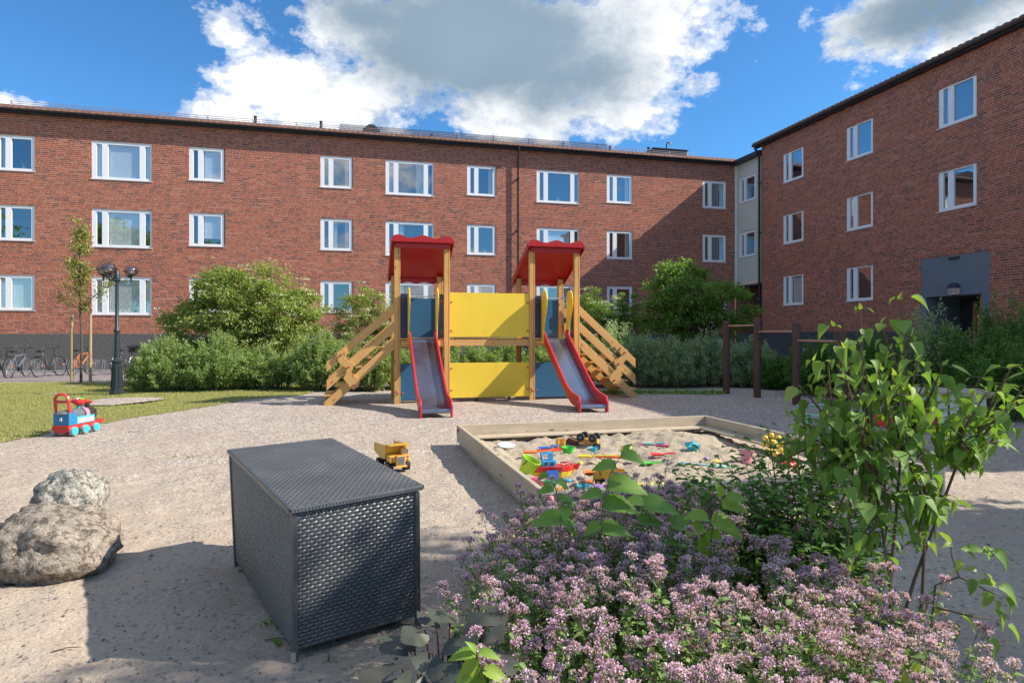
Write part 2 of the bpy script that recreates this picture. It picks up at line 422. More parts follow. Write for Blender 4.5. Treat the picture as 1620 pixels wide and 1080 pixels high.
M['lf_willow'] = leafmat('willow_leaf', [(0, (.12, .20, .06)), (.45, (.24, .35, .11)), (.8, (.36, .46, .16)), (1, (.5, .58, .26))], .4, .6)
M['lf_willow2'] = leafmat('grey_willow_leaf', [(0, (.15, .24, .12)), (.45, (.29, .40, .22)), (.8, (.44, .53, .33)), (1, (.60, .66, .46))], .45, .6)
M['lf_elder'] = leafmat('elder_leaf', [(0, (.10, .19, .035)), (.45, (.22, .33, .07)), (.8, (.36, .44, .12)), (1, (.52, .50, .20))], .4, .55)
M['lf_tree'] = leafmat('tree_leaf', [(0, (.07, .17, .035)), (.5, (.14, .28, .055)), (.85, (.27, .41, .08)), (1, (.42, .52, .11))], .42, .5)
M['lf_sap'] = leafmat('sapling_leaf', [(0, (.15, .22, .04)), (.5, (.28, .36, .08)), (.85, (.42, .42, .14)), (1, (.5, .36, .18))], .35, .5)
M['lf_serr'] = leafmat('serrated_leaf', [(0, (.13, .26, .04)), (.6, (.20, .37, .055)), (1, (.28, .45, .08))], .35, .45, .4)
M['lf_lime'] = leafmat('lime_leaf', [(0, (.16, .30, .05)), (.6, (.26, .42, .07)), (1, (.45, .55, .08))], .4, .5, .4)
M['lf_purple'] = leafmat('purple_leaf', [(0, (.035, .050, .035)), (.5, (.06, .085, .055)), (.9, (.09, .125, .075)), (1, (.10, .05, .045))], .04, .45, .5)
M['lf_oreg'] = leafmat('oregano_leaf', [(0, (.09, .19, .05)), (.6, (.20, .34, .10)), (1, (.38, .50, .16))], .3, .55)
M['petal'] = m_flower('oregano_petal', [(0, (.58, .28, .50)), (.5, (.84, .53, .76)), (1, (.97, .82, .93))], .25)
M['calyx'] = m_flower('oregano_calyx', [(0, (.22, .08, .13)), (.5, (.36, .16, .22)), (1, (.30, .34, .14))], .15)
M['umbel'] = m_flower('cream_blossom', [(0, (.55, .56, .30)), (1, (.88, .88, .74))], .2)
M['grassblade'] = leafmat('grass_blade', [(0, (.20, .23, .05)), (.5, (.36, .39, .10)), (.85, (.54, .50, .18)), (1, (.66, .57, .30))], .35, .6)
M['boulder'] = m_stone('brown_granite', (.24, .195, .15), (.42, .355, .285), (.13, .105, .08))
M['boulder2'] = m_stone('grey_speckled_granite', (.28, .255, .21), (.49, .455, .385), (.11, .10, .085), 15)
def toy(name, c, rough=.38, dirt=.35): 
    if name not in M: M[name] = plain('plastic_'+name, c, rough, var=.07, scale=12, bump=0, coat=.15, dirt=dirt)
    return M[name]
for nm, c in dict(lime=(.36, .62, .03), tred=(.62, .025, .02), tyellow=(.82, .55, .03), torange=(.80, .20, .03), tblue=(.02, .10, .42), tsky=(.06, .36, .68), tcyan=(.04, .50, .62), tgreen=(.06, .60, .04), tdgreen=(.02, .18, .05), tpink=(.80, .10, .30), tlpink=(.70, .25, .32), tpurple=(.32, .18, .45), twhite=(.75, .75, .73), tblack=(.02, .02, .022), tteal=(.05, .42, .36), tmustard=(.62, .36, .03), tpaleteal=(.35, .65, .62), tstar=(.75, .72, .12), tdeepred=(.4, .02, .03), paleg=(.42, .62, .48), tsmoke=(.12, .14, .16), tgold=(.70, .36, .06)).items(): toy(nm, c)
M['rubber'] = plain('rubber', (.025, .025, .025), .8, bump=.2)
M['sign'] = plain('sign_face', (.62, .50, .42), .5, var=.05, bump=0)
EXPO = 0.70; SUNE = 4.7; SKYS = .13; SKYTINT = (.33, .66, .90)
CLW0 = (.42, .46, .52); CLW1 = (.72, .73, .74); CLG0 = (.10, .155, .21); CLG1 = (.25, .33, .41); CLS = 1.0
# ------------------------------------------------------------------ camera, sun, sky
cam = bpy.data.cameras.new('camera'); co = bpy.data.objects.new('camera', cam); COL.objects.link(co)
co.location = (0, 0, H); co.rotation_euler = (PI/2, 0, 0)
cam.sensor_width = 36; cam.lens = 36*F/1620; cam.shift_y = -12/1620; cam.clip_start = .05; cam.clip_end = 1000
scene.camera = co
scene.view_settings.view_transform = 'Standard'; scene.view_settings.look = 'None'
scene.view_settings.exposure = EXPO; scene.view_settings.gamma = 1
SUN = Vector((1, -.05, .765)).normalized()
sl = bpy.data.lights.new('sun', 'SUN'); so = bpy.data.objects.new('sun', sl); COL.objects.link(so)
sl.energy = SUNE; sl.angle = R(.5); sl.color = (1, .93, .83)
so.rotation_euler = SUN.to_track_quat('Z', 'Y').to_euler()

def build_world():
    w = bpy.data.worlds.new('World'); scene.world = w; w.use_nodes = True
    t = NT.__new__(NT); t.t = w.node_tree; t.t.nodes.clear()
    c = t.n('ShaderNodeTexCoord'); sep = t.n('ShaderNodeSeparateXYZ')
    nrm = t.n('ShaderNodeVectorMath', operation='NORMALIZE'); t.l(c.outputs['Generated'], nrm.inputs[0]); t.l(nrm.outputs[0], sep.inputs[0])
    x, y, z = sep.outputs
    az = t.math('ARCTAN2', x, y); el = t.math('ARCSINE', z)
    sky = t.n('ShaderNodeTexSky'); sky.sky_type = 'NISHITA'; sky.sun_disc = False
    sky.sun_elevation = math.asin(SUN.z); sky.sun_rotation = math.atan2(SUN.x, SUN.y)
    sky.air_density = 1.0; sky.dust_density = .3; sky.ozone_density = 2.5; sky.altitude = 100
    skyc = t.mix(1.0, sky.outputs[0], SKYTINT, 'MULTIPLY')
    bg = t.n('ShaderNodeBackground'); bg.inputs[1].default_value = SKYS; t.l(skyc, bg.inputs[0])
    vec = nrm.outputs[0]
    m = t.n('ShaderNodeMapping'); m.inputs['Scale'].default_value = (1, 1, 1.5); t.l(vec, m.inputs[0])
    n1 = t.noise(m.outputs[0], 7, 10, .66); n2 = t.noise(m.outputs[0], 26, 8, .68)
    n3 = t.noise(m.outputs[0], 2.6, 4, .5)
    def blob(px, py, rx, ry, amp=1.0):
        a = math.atan2(px-CX, F); e = math.atan2(HY-py, math.hypot(F, px-CX))
        k = math.cos(a)
        da = t.math('DIVIDE', t.math('SUBTRACT', az, a), rx/F*k); de = t.math('DIVIDE', t.math('SUBTRACT', el, e), ry/F)
        q = t.math('ADD', t.math('MULTIPLY', da, da), t.math('MULTIPLY', de, de))
        return t.math('MULTIPLY', t.math('EXPONENT', t.math('MULTIPLY', q, -1.0)), amp)
    def total(bs):
        s = blob(*bs[0])
        for b in bs[1:]: s = t.math('MAXIMUM', s, blob(*b))
        return s
    main = total([(560, 170, 150, 75, 1.1), (440, 140, 110, 55, 1.0), (350, 190, 95, 42, 1.05), (320, 200, 60, 25, 1.0), (555, 50, 90, 60, 1.0), (700, 20, 220, 110, 1.3), (880, 90, 200, 110, 1.3), (1010, 40, 120, 100, 1.15), (960, 165, 130, 60, 1.05), (820, 180, 160, 60, 1.05), (1110, 135, 40, 25, .82),
                  (1430, 20, 140, 75, 1.05), (1330, 75, 50, 32, .8), (1560, 15, 140, 60, 1.1), (20, 172, 45, 18, .85), (360, 55, 40, 25, .72), (1000, 246, 16, 7, .95), (1075, 246, 20, 7, .95), (700, -150, 400, 150, 1.1)])
    # loose clouds elsewhere, seen only mirrored in the window panes, and an unseen overhead layer
    away = t.math('SUBTRACT', 1, t.math('MULTIPLY', t.math('GREATER_THAN', y, .2), 1))
    over = t.math('MULTIPLY', t.math('SUBTRACT', el, .60), 5.0, clamp=True)  # overhead cloud layer above the view, added to lift the ambient light
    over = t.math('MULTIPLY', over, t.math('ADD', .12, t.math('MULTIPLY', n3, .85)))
    loose = t.math('MULTIPLY', t.math('MULTIPLY', t.math('SUBTRACT', n3, .50), 5.0, clamp=True), away)
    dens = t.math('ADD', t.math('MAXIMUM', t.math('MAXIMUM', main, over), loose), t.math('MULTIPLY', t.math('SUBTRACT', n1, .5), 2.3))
    dens = t.math('ADD', dens, t.math('MULTIPLY', t.math('SUBTRACT', n2, .5), .75))
    msk = t.ramp(dens, [(.42, (0,)*3), (.60, (.5,)*3), (.82, (1,)*3)], 'EASE')
    greyb = total([(760, 60, 230, 95, 1.25), (620, 20, 150, 60, 1.0), (900, 130, 150, 70, .9), (680, 150, 110, 50, .7), (1480, 15, 170, 45, 1.1), (1420, 50, 100, 35, .6), (700, -150, 400, 150, 1.0)])
    gr = t.math('ADD', greyb, t.math('MULTIPLY', t.math('SUBTRACT', n1, .5), 1.3))
    gr = t.ramp(gr, [(.15, (0,)*3), (1.0, (1,)*3)], 'EASE')
    wht = t.mix(t.ramp(t.math('ADD', n2, t.math('MULTIPLY', t.math('SUBTRACT', n1, .5), .8)), [(.32, (0,)*3), (.58, (1,)*3)]), CLW0, CLW1)
    gcol = t.mix(n3, CLG0, CLG1)
    cc = t.mix(gr, wht, gcol)
    bc = t.n('ShaderNodeBackground'); bc.inputs[1].default_value = CLS; t.l(cc, bc.inputs[0])
    mx = t.n('ShaderNodeMixShader'); t.l(msk, mx.inputs[0]); t.l(bg.outputs[0], mx.inputs[1]); t.l(bc.outputs[0], mx.inputs[2])
    o = t.n('ShaderNodeOutputWorld'); t.l(mx.outputs[0], o.inputs[0])
build_world()

# ------------------------------------------------------------------ ground
def gh(x, y):
    d = math.hypot(x, y-1)
    if d > 40 or y > 22: return 0.0
    k = min(1, max(0, (14-d)/7))
    h = mn.fractal(Vector((x*.5, y*.5, 3)), .9, 2.1, 3)*.016
    if k > 0:
        h += k*(mn.fractal(Vector((x*2.6, y*3.2, 1)), .7, 2.2, 5)*.020 + abs(mn.noise(Vector((x*5, y*6, 7))))*.020 - .010)
    return h
def axis(lo, a, b, hi, step, g=1.35):
    c = list(np.arange(a, b, step)); s = step; v = c[-1]
    r = []
    while v < hi: s *= g; v += s; r.append(v)
    l = []; s = step; v = a
    while v > lo: s *= g; v -= s; l.append(v)
    return l[::-1] + c + r
xs = axis(-300, -6.5, 7.5, 300, .055); ys = axis(-200, 1.2, 12.5, 400, .055)
V = np.array([(x, y, gh(x, y)) for y in ys for x in xs]); nx = len(xs)
ii = np.arange(len(V)).reshape(len(ys), nx)
Fq = np.stack([ii[:-1, :-1], ii[:-1, 1:], ii[1:, 1:], ii[1:, :-1]], -1).reshape(-1, 4)
tag(np_mesh('ground', V, Fq, M['ground'], smooth=True), kind='structure')

def inpoly(P, poly):
    x, y = P[:, 0], P[:, 1]; r = np.zeros(len(P), bool); n = len(poly)
    for i in range(n):
        x1, y1 = poly[i][:2]; x2, y2 = poly[(i+1) % n][:2]
        c = ((y1 > y) != (y2 > y)) & (x < (x2-x1)*(y-y1)/((y2-y1) or 1e-9)+x1); r ^= c
    return r
def sheet(name, poly, step, z, mat, hf=None):
    """a fine sheet with a wandering edge"""
    P = np.array([p[:2] for p in poly]); lo = P.min(0); hi = P.max(0)
    gx = np.arange(lo[0], hi[0]+step, step); gy = np.arange(lo[1], hi[1]+step, step)
    X, Y = np.meshgrid(gx, gy); Q = np.stack([X.ravel(), Y.ravel()], 1)
    ins = inpoly(Q, [tuple(p[:2]) for p in poly]).reshape(X.shape)
    ok = ins[:-1, :-1] & ins[1:, :-1] & ins[:-1, 1:] & ins[1:, 1:]
    ii = np.arange(X.size).reshape(X.shape)
    Fq = np.stack([ii[:-1, :-1], ii[:-1, 1:], ii[1:, 1:], ii[1:, :-1]], -1)[ok]
    Z = np.array([gh(a, b) + z + (hf(a, b) if hf else 0) for a, b in Q])
    Vv = np.column_stack([Q, Z]); used = np.unique(Fq); mp = np.zeros(len(Vv), int); mp[used] = np.arange(len(used))
    return np_mesh(name, Vv[used], mp[Fq], mat, smooth=True)
edge = [(-80, 706), (0, 700), (40, 692), (75, 687), (110, 680), (150, 672), (200, 663), (250, 656), (300, 649), (345, 641), (385, 633), (430, 628), (480, 625)]
LAWN = [G(*e)[:2] for e in edge] + [(-5.2, 18.5), (-9, 19.4), (-40, 19.4), (-40, 9.3), (-12, 8.6)]
def wander(poly, amp=.09, seg=.25):
    o = []
    for i in range(len(poly)):
        a = Vector(poly[i]); b = Vector(poly[(i+1) % len(poly)]); n = max(1, int((b-a).length/seg))
        for k in range(n):
            p = a.lerp(b, k/n); q = mn.noise(Vector((p.x*1.7, p.y*1.7, 4)))*amp + mn.noise(Vector((p.x*6, p.y*6, 9)))*amp*.5
            o.append((p.x+q, p.y+q*1.2))
    return o
LAWNW = wander(LAWN)
tag(sheet('lawn', LAWNW, .09, .006, M['lawn']), kind='structure')
SOILC = G(196, 636); 
def soilin(Q): return ((Q[:, 0]-SOILC.x)/.75)**2 + ((Q[:, 1]-SOILC.y)/.95)**2 < 1 + .25*np.sin(Q[:, 0]*5)
N = 130000
Q = np.column_stack([RNG.uniform(-17.5, -3.8, N), 8.2 + 11.2*RNG.uniform(0, 1, N)**1.15])
Q = Q[inpoly(Q, LAWNW) & ~soilin(Q)]
# tufts: keep more blades where a slow noise is high
dn = np.array([mn.noise(Vector((a*2.2, b*2.2, 0))) for a, b in Q]); Q = Q[RNG.uniform(-.6, .5, len(Q)) < dn + .15]
P = np.column_stack([Q, np.array([gh(a, b) for a, b in Q])+.004]); n = len(P)
D = np.column_stack([RNG.normal(0, .5, n), RNG.normal(0, .5, n), np.ones(n)])
Vb, Fb = cards(P, D, RNG.normal(0, 1, (n, 3)), RNG.uniform(.02, .055, n), RNG.uniform(.006, .012, n), T_SIMPLE)
tag(np_mesh('grass', Vb, Fb, M['grassblade'], rnd=np.clip(RNG.normal(.5, .22, len(Fb)), 0, 1)), 'short yellowish green lawn grass', 'grass', kind='stuff')
sp = [(SOILC.x+.75*math.cos(a)*(1+.1*math.sin(3*a)), SOILC.y+.95*math.sin(a)) for a in np.linspace(0, 2*PI, 30)[:-1]]
tag(sheet('bare_soil', wander(sp, .12, .15), .07, .009, M['ground'], lambda x, y: .07*max(0, 1-math.hypot((x-SOILC.x)/1.4, (y-SOILC.y)/1.1))), kind='structure')
tag(sheet('path', [(-45, 19.5), (-9.5, 19.7), (-4.5, 20.6), (2, 22.0), (2, 27.5), (-45, 27.5)], .5, .006, M['asphalt']), kind='structure')
tag(sheet('yard', [(6.5, 17.6), (18, 14), (18, 30), (7.5, 30)], .5, .006, M['asphalt']), kind='structure')
# dry twigs and pebbles lying on the bare ground near the box
mb = MB()
pb = []
for i in range(9000):
    y = 1.9 + 11*random.random()**1.6; x = random.uniform(-.85, .82)*y
    if y > 5 and -1 < x < 4.2 and y < 9.6: continue
    r = random.uniform(.003, .008) if random.random() < .95 else random.uniform(.008, .017); z = gh(x, y)
    b = Vector((x, y, z+r*.2)); pb.append(b)
    p = [b+Vector((r*math.cos(a)*random.uniform(.7, 1.2), r*math.sin(a)*random.uniform(.7, 1.2), 0)) for a in (0, 1.26, 2.5, 3.8, 5.0)]
    mb.add([*p, b+Vector((0, 0, r*.6))], [(0, 1, 5), (1, 2, 5), (2, 3, 5), (3, 4, 5), (4, 0, 5)])
mb.m = [random.choice((0, 1, 1, 1, 0, 1, 2)) if i % 5 == 0 else 0 for i in range(len(mb.f))]
for i in range(0, len(mb.m), 5): mb.m[i:i+5] = [mb.m[i]]*5
tag(mb.build('pebbles', [M['boulder2'], M['boulder'], M['tsmoke']]), 'scattered small stones on the bare ground', 'pebbles', kind='stuff')
for px, py, ln, a in ((105, 1025, .12, .4), (435, 1010, .10, .1), (235, 663, .2, .1), (214, 683, .2, .05)):
    p = G(px, py); t_ = MB(); d = Vector((math.cos(a), math.sin(a), 0))*ln*.5
    t_.tube([p-d+Vector((0, 0, gh(*p[:2])+.01)), p+Vector((0, .01, gh(*p[:2])+.014)), p+d+Vector((0, 0, gh(*p[:2])+.01))], [.004, .003, .002], 5)
    tag(t_.build('twig', M['stem']), {105: 'thin dry twig on sand left of the black box shadow', 435: 'short pale twig at the foot of the black wicker box', 235: 'dark twig on gravel right of the toy train', 214: 'thin twig on gravel below the lamp post soil patch'}[px], 'twig', 'dry twigs on the ground')

# ------------------------------------------------------------------ buildings
TA = math.atan2(.242, .970)
LO = Vector((-20.69, 25.54, 0))                        # long facade: local x right, y into the building
LT = Vector((math.cos(TA), math.sin(TA), 0)); LN = Vector((-math.sin(TA), math.cos(TA), 0))
def uL(px):
    k = (px-CX)/F; d = LT.x - k*LT.y
    return (k*LO.y - LO.x)/d
def on_plane(px, py, O, T, Nn, off=0):                 # local (u, z) of the pixel on the plane at depth off
    d = Vector(((px-CX)/F, 1, -(py-HY)/F)); Op = O + Nn*off
    s = Op.dot(Nn)/d.dot(Nn); p = d*s
    return (p-O).dot(T), p.z+H
RA = R(-76.0)
RT = Vector((math.cos(RA), math.sin(RA), 0)); RN = Vector((-math.sin(RA), math.cos(RA), 0))
RO = Vector((12.43, 31.48, 0))
# corner where the cream wall meets the long facade
den = LT.x*RT.y - LT.y*RT.x; dd = RO-LO
UC = (dd.x*RT.y - dd.y*RT.x)/den                        # on the long facade
VC = ((LO + LT*UC) - RO).dot(RT)                        # on the right line (negative)
GUT = 10.44; GUTR = 10.80

def wall_mesh(mb, u0, u1, z0, z1, holes, depth=.14):
    us = sorted({u0, u1, *[h[0] for h in holes], *[h[1] for h in holes]}); zs = sorted({z0, z1, *[h[2] for h in holes], *[h[3] for h in holes]})
    us = [u for u in us if u0 <= u <= u1]; zs = [z for z in zs if z0 <= z <= z1]
    for i in range(len(us)-1):
        for j in range(len(zs)-1):
            cu = (us[i]+us[i+1])/2; cz = (zs[j]+zs[j+1])/2
            if any(h[0] < cu < h[1] and h[2] < cz < h[3] for h in holes): continue
            mb.add([(us[i], 0, zs[j]), (us[i+1], 0, zs[j]), (us[i+1], 0, zs[j+1]), (us[i], 0, zs[j+1])], [(0, 1, 2, 3)])
    for a, b, c, d in holes:
        mb.add([(a, 0, c), (b, 0, c), (b, 0, d), (a, 0, d), (a, depth, c), (b, depth, c), (b, depth, d), (a, depth, d)],
               [(0, 4, 5, 1), (1, 5, 6, 2), (2, 6, 7, 3), (3, 7, 4, 0)])

WM = {}
def mesh_of(mb, mat):
    o = mb.build('tmp', mat); me = o.data; bpy.data.objects.remove(o); return me
def window(parent, u0, u1, z0, z1, kind, inner=None, y=.035):
    """kind 'w' wide (narrow, main, narrow), 's' small (narrow, main)"""
    w = u1-u0; h = z1-z0; key = (kind, round(w, 1), round(h, 1))
    fx = [(0, .075), (.165, .265), (.79, .885), (.97, 1)] if kind == 'w' else [(0, .12), (.25, .40), (.905, 1)]
    if key not in WM:
        m = MB(); zb, zt = .10, h-.125
        for a, b in fx: m.box(a*w, b*w, 0, .07, 0, h)
        for k in range(len(fx)-1):
            a, b = fx[k][1]*w, fx[k+1][0]*w
            m.box(a, b, .002, .068, 0, zb); m.box(a, b, .002, .068, zt, h)
            m.box(a, b, -.006, .03, zt-.001, zt+.03)      # drip lip of each casement
        m.box(.02, w-.02, .01, .06, h-.075, h-.06)
        g = MB()
        for k in range(len(fx)-1):
            a, b = fx[k][1]*w, fx[k+1][0]*w
            g.add([(a, .045, zb), (b, .045, zb), (b, .045, zt), (a, .045, zt)], [(0, 1, 2, 3)])
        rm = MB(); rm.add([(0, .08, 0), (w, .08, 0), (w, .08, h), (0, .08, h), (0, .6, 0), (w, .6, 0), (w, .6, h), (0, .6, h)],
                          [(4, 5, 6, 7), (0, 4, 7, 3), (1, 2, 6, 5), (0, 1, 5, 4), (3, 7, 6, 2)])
        sl_ = MB(); sl_.box(-.04, w+.03, -.065, .02, -.035, -.004)
        WM[key] = [mesh_of(m, M['white']), mesh_of(g, M['glass']), mesh_of(rm, M['room']), mesh_of(sl_, M['sill'])]
    fr = link_mesh('window', WM[key][0], parent); fr.location = (u0, y, z0)
    for nm, me in (('pane', WM[key][1]), ('room_interior', WM[key][2]), ('window_sill', WM[key][3])): link_mesh(nm, me, fr)
    for it in (inner or '').split('+'):
        if not it: continue
        spans = [(fx[k][1]*w+.01, fx[k+1][0]*w-.01) for k in range(len(fx)-1)]
        main = spans[1]
        if it[0] == 'B':       # blind over the main pane, fraction lowered
            fr_ = float(it[1:] or 1); b = MB(); b.box(main[0], main[1], .10, .11, h-.1-(h-.19)*fr_, h-.1)
            b.box((main[0]+main[1])/2-.006, (main[0]+main[1])/2+.006, .088, .099, h-.1-(h-.19)*fr_, h-.1)
            b.build('blind', M['blind'], fr)
        elif it[0] == 'A':     # blinds over all panes
            b = MB()
            for s_ in spans: b.box(s_[0], s_[1], .10, .11, .09, h-.1)
            b.build('blind', M['blind'], fr)
        elif it[0] in 'CDL':   # curtains: wavy sheet at one side
            b = MB(); cs = {'C': [spans[-1][0], spans[-1][0]+.01], 'D': spans[0], 'L': [main[1]-.3*(main[1]-main[0]), main[1]]}[it[0]]
            if it[0] == 'C': cs = [main[0], main[0]+.22*(main[1]-main[0])]
            n = 14; vs = []; 
            for i in range(n+1):
                u = cs[0]+(cs[1]-cs[0])*i/n; yy = .14+.02*math.sin(i*1.7)
                vs += [(u, yy, .09), (u, yy, h-.1)]
            b.add(vs, [(2*i, 2*i+2, 2*i+3, 2*i+1) for i in range(n)]); b.build('curtain', M['curtain'], fr)
        elif it[0] == 'P':     # pot plant and small lace strip on the sill
            b = MB(); b.lathe([(.05, 0), (.075, .13)], ((main[0]+main[1])/2, .2, .09), 10)
            b.build('flower_pot', M['cream'], fr)
            v_, f_ = cards(np.tile([[(main[0]+main[1])/2, .2, .22]], (26, 1)), np.column_stack([RNG.normal(0, .8, (26, 2)), np.ones(26)]), RNG.normal(0, 1, (26, 3)), RNG.uniform(.1, .28, 26), .05, T_LEAF)
            np_mesh('plant_leaves', v_, f_, M['lf_dark'], fr, rnd=RNG.uniform(0, 1, len(f_)))
    return fr

LB = root('long_apartment_building', 'long three-storey red brick apartment block with white windows behind the playground', 'building', LO, TA)
cols = [(-8, 55, 's'), (145, 240, 'w'), (299, 356, 's'), (507, 558.5, 's'), (610, 686, 'w'), (739, 785, 's'), (849, 916, 'w'), (960, 1000.5, 's'), (1111.5, 1149.5, 's')]
inn = {0: ['D+P', '', 'A'], 1: ['A', 'B', 'A'], 2: ['B', 'B.8', 'P'], 3: ['L', 'C+L', 'P'], 4: ['D+L', 'C+P', 'C'], 5: ['L', 'P', 'C'], 6: ['P', 'B.5', 'L'], 7: ['L', 'L', ''], 8: ['L', 'L', '']}
holes = []; wl = []
for i, (a, b, k) in enumerate(cols):
    u0, u1 = uL(a), uL(b)
    for fl in range(3):
        zb = (7.97 if k == 'w' else 8.13) - fl*2.83; zt = 9.56 - fl*2.83
        holes.append((u0, u1, zb, zt)); wl.append((u0, u1, zb, zt, k, inn[i][fl]))
for fl in range(3):                                      # beyond the left edge of the photo
    holes.append((-8.2, -5.6, 7.97-fl*2.83, 9.56-fl*2.83)); wl.append((-8.2, -5.6, 7.97-fl*2.83, 9.56-fl*2.83, 'w', 'B'))
mb = MB(); wall_mesh(mb, -14, UC, 1.5, GUT, holes)
mb.add([(-14, 0, 0), (-14, 11, 0), (-14, 11, GUT), (-14, 0, GUT)], [(0, 1, 2, 3)])
mb.build('brick_wall', M['brick'], LB)
bw = (uL(1124), uL(1146), .85, 1.28)
mb = MB(); wall_mesh(mb, -14, UC, -.1, 1.495, [bw]); mb.build('plinth', M['plinth'], LB)
for wdef in wl: window(LB, *wdef[:5], wdef[5])
mb = MB(); mb.box(bw[0], bw[1], .02, .06, bw[2], bw[3]); o = mb.build('basement_window', M['white'], LB)
mb = MB(); mb.box(bw[0]+.05, bw[0]+.32, .004, .018, bw[2]+.1, bw[3]-.08); mb.build('pane', M['room'], o)

def tiled_roof(parent, u0, u1, z, y0, pitch, depth, mat):
    n = int((u1-u0)/.25*6); us = np.linspace(u0, u1, n+1); sl = math.tan(pitch); step = .33
    rows = int(depth/step); V = []; Fq = []
    for r in range(rows):
        for e in (0, 1):
            y = y0 + (r+e)*step + (0.0 if e == 0 else .02)
            base = z + (y-y0)*sl + (.035 if e == 0 else 0)
            w = np.abs(np.sin(us*PI/.25))*.05
            V.append(np.column_stack([us, np.full(n+1, y), base + w]))
    # underside lip at the eave
    V.append(np.column_stack([us, np.full(n+1, y0+.01), np.full(n+1, z-.01)]))
    k = n+1; i = np.arange(n)
    def strip(a, b): return np.stack([a*k+i, a*k+i+1, b*k+i+1, b*k+i], 1)
    for r in range(rows):
        Fq.append(strip(2*r, 2*r+1))
        if r < rows-1: Fq.append(strip(2*r+1, 2*r+2))
    Fq.append(strip(2*rows, 0))
    o = np_mesh('roof', np.concatenate(V), np.concatenate(Fq), mat, parent)
    return o
PITCH = R(17.9)
rf = tiled_roof(LB, -14.3, UC+4, GUT+.13, -.30, PITCH, 6.2, M['tile'])
mb = MB(); mb.box(-14.3, UC+4, -.24, -.02, GUT-.02, GUT+.06); mb.box(-14.3, UC+4, -.045, .6, GUT+.061, GUT+.10); mb.build('eave_board', M['black'], LB)
mb = MB(); n = 7
prof = [(-.30+.07*math.cos(PI+PI*k/n), GUT+.11-.075*math.sin(PI*k/n)) for k in range(n+1)]
mb.prism(prof, 'x', -14.3, UC-.1); mb.build('gutter', M['black'], LB, True)
# snow guard rails
mb = MB()
def roofz(y): return GUT+.15+(y+.3)*math.tan(PITCH)
def guard(px0, px1, h, dy, nr):
    a, b = uL(px0), uL(px1); y = dy
    for k in range(nr): mb.tube([(a, y, roofz(y)+.08+h*k/(nr-1)), (b, y, roofz(y)+.08+h*k/(nr-1))], .013, 5)
    u = a
    while u < b: mb.tube([(u, y, roofz(y)-.02), (u, y, roofz(y)+.1+h)], .016, 5); mb.tube([(u, y, roofz(y)+.1+h), (u, y+.25, roofz(y+.25))], .012, 5); u += 1.85
guard(12, 1100, .17, .25, 3); mb.build('snow_guard', M['galv'], LB)
mb = MB(); guard(538, 975, .26, 1.2, 7); mb.build('roof_ladder_rail', M['brownpipe'], LB)
for px, py, hp in ((404, 185, .5), (508, 193, .45), (683, 213, .45), (965, 232, .45), (1026, 234, .5)):
    u, z = on_plane(px, py, LO, LT, LN, 2.2); mb = MB(); mb.cyl((u, 2.2, roofz(2.2)-.1), (u, 2.2, z), .07, 10); mb.cyl((u, 2.2, z), (u, 2.2, z+.03), .085, 10); mb.build('vent_pipe', M['black'], LB, True)
u0, z0 = on_plane(574, 216, LO, LT, LN, 3); u1, z1 = on_plane(601, 200, LO, LT, LN, 3)
mb = MB(); zb = roofz(3)-.2; zt = z1+.02; s_ = .3
mb.box(u0+.05, u1-.05, 2.7, 3.5, zb, zt-.33)
mb.add([(u0, 2.6, zt-.33), (u1, 2.6, zt-.33), (u1, 3.6, zt-.33), (u0, 3.6, zt-.33), (u0+s_, 2.85, zt), (u1-s_, 2.85, zt), (u1-s_, 3.35, zt), (u0+s_, 3.35, zt)], [(3, 2, 1, 0), (4, 5, 6, 7), (0, 1, 5, 4), (1, 2, 6, 5), (2, 3, 7, 6), (3, 0, 4, 7)])
mb.build('roof_hood', M['black'], LB)
u0, z0 = on_plane(1032, 246, LO, LT, LN, 3); u1, z1 = on_plane(1084, 242, LO, LT, LN, 3)
mb = MB(); mb.box(u0, u1, 2.8, 3.6, roofz(3)-.2, z1+.05); mb.box(u0-.06, u1+.06, 2.74, 3.66, z1+.05, z1+.10); mb.build('chimney', M['black'], LB)
mb = MB(); u = (u0*.6+u1*.4); mb.tube([(u, 2.9, z1), (u, 2.9, z1+.38), (u+.06, 2.9, z1+.47), (u+.2, 2.9, z1+.49), (u+.27, 2.9, z1+.38)], .035, 8); mb.build('hook_pipe', M['black'], LB, True)
# downpipe
u = uL(818.5); mb = MB()
mb.tube([(u, -.33, GUT+.04), (u, -.33, GUT-.1), (u, -.13, GUT-.38), (u, -.13, .15)], .045, 10)
for z in (9, 6.5, 4, 2): mb.box(u-.06, u+.06, -.16, .0, z, z+.04)
mb.build('downpipe', M['black'], LB, True)
# back of the building so that it is closed
mb = MB(); mb.add([(-14, 11.5, 0), (UC+10, 11.5, 0), (UC+10, 11.5, GUT), (-14, 11.5, GUT)], [(0, 1, 2, 3)]); mb.build('rear_wall', M['brick'], LB)
mb = MB(); zr = GUT+.13+6.2*math.tan(PITCH); mb.add([(-14.3, 5.8, zr), (UC+4, 5.8, zr), (UC+4, 12, GUT), (-14.3, 12, GUT)], [(0, 1, 2, 3)]); mb.build('rear_roof', M['tile'], LB)

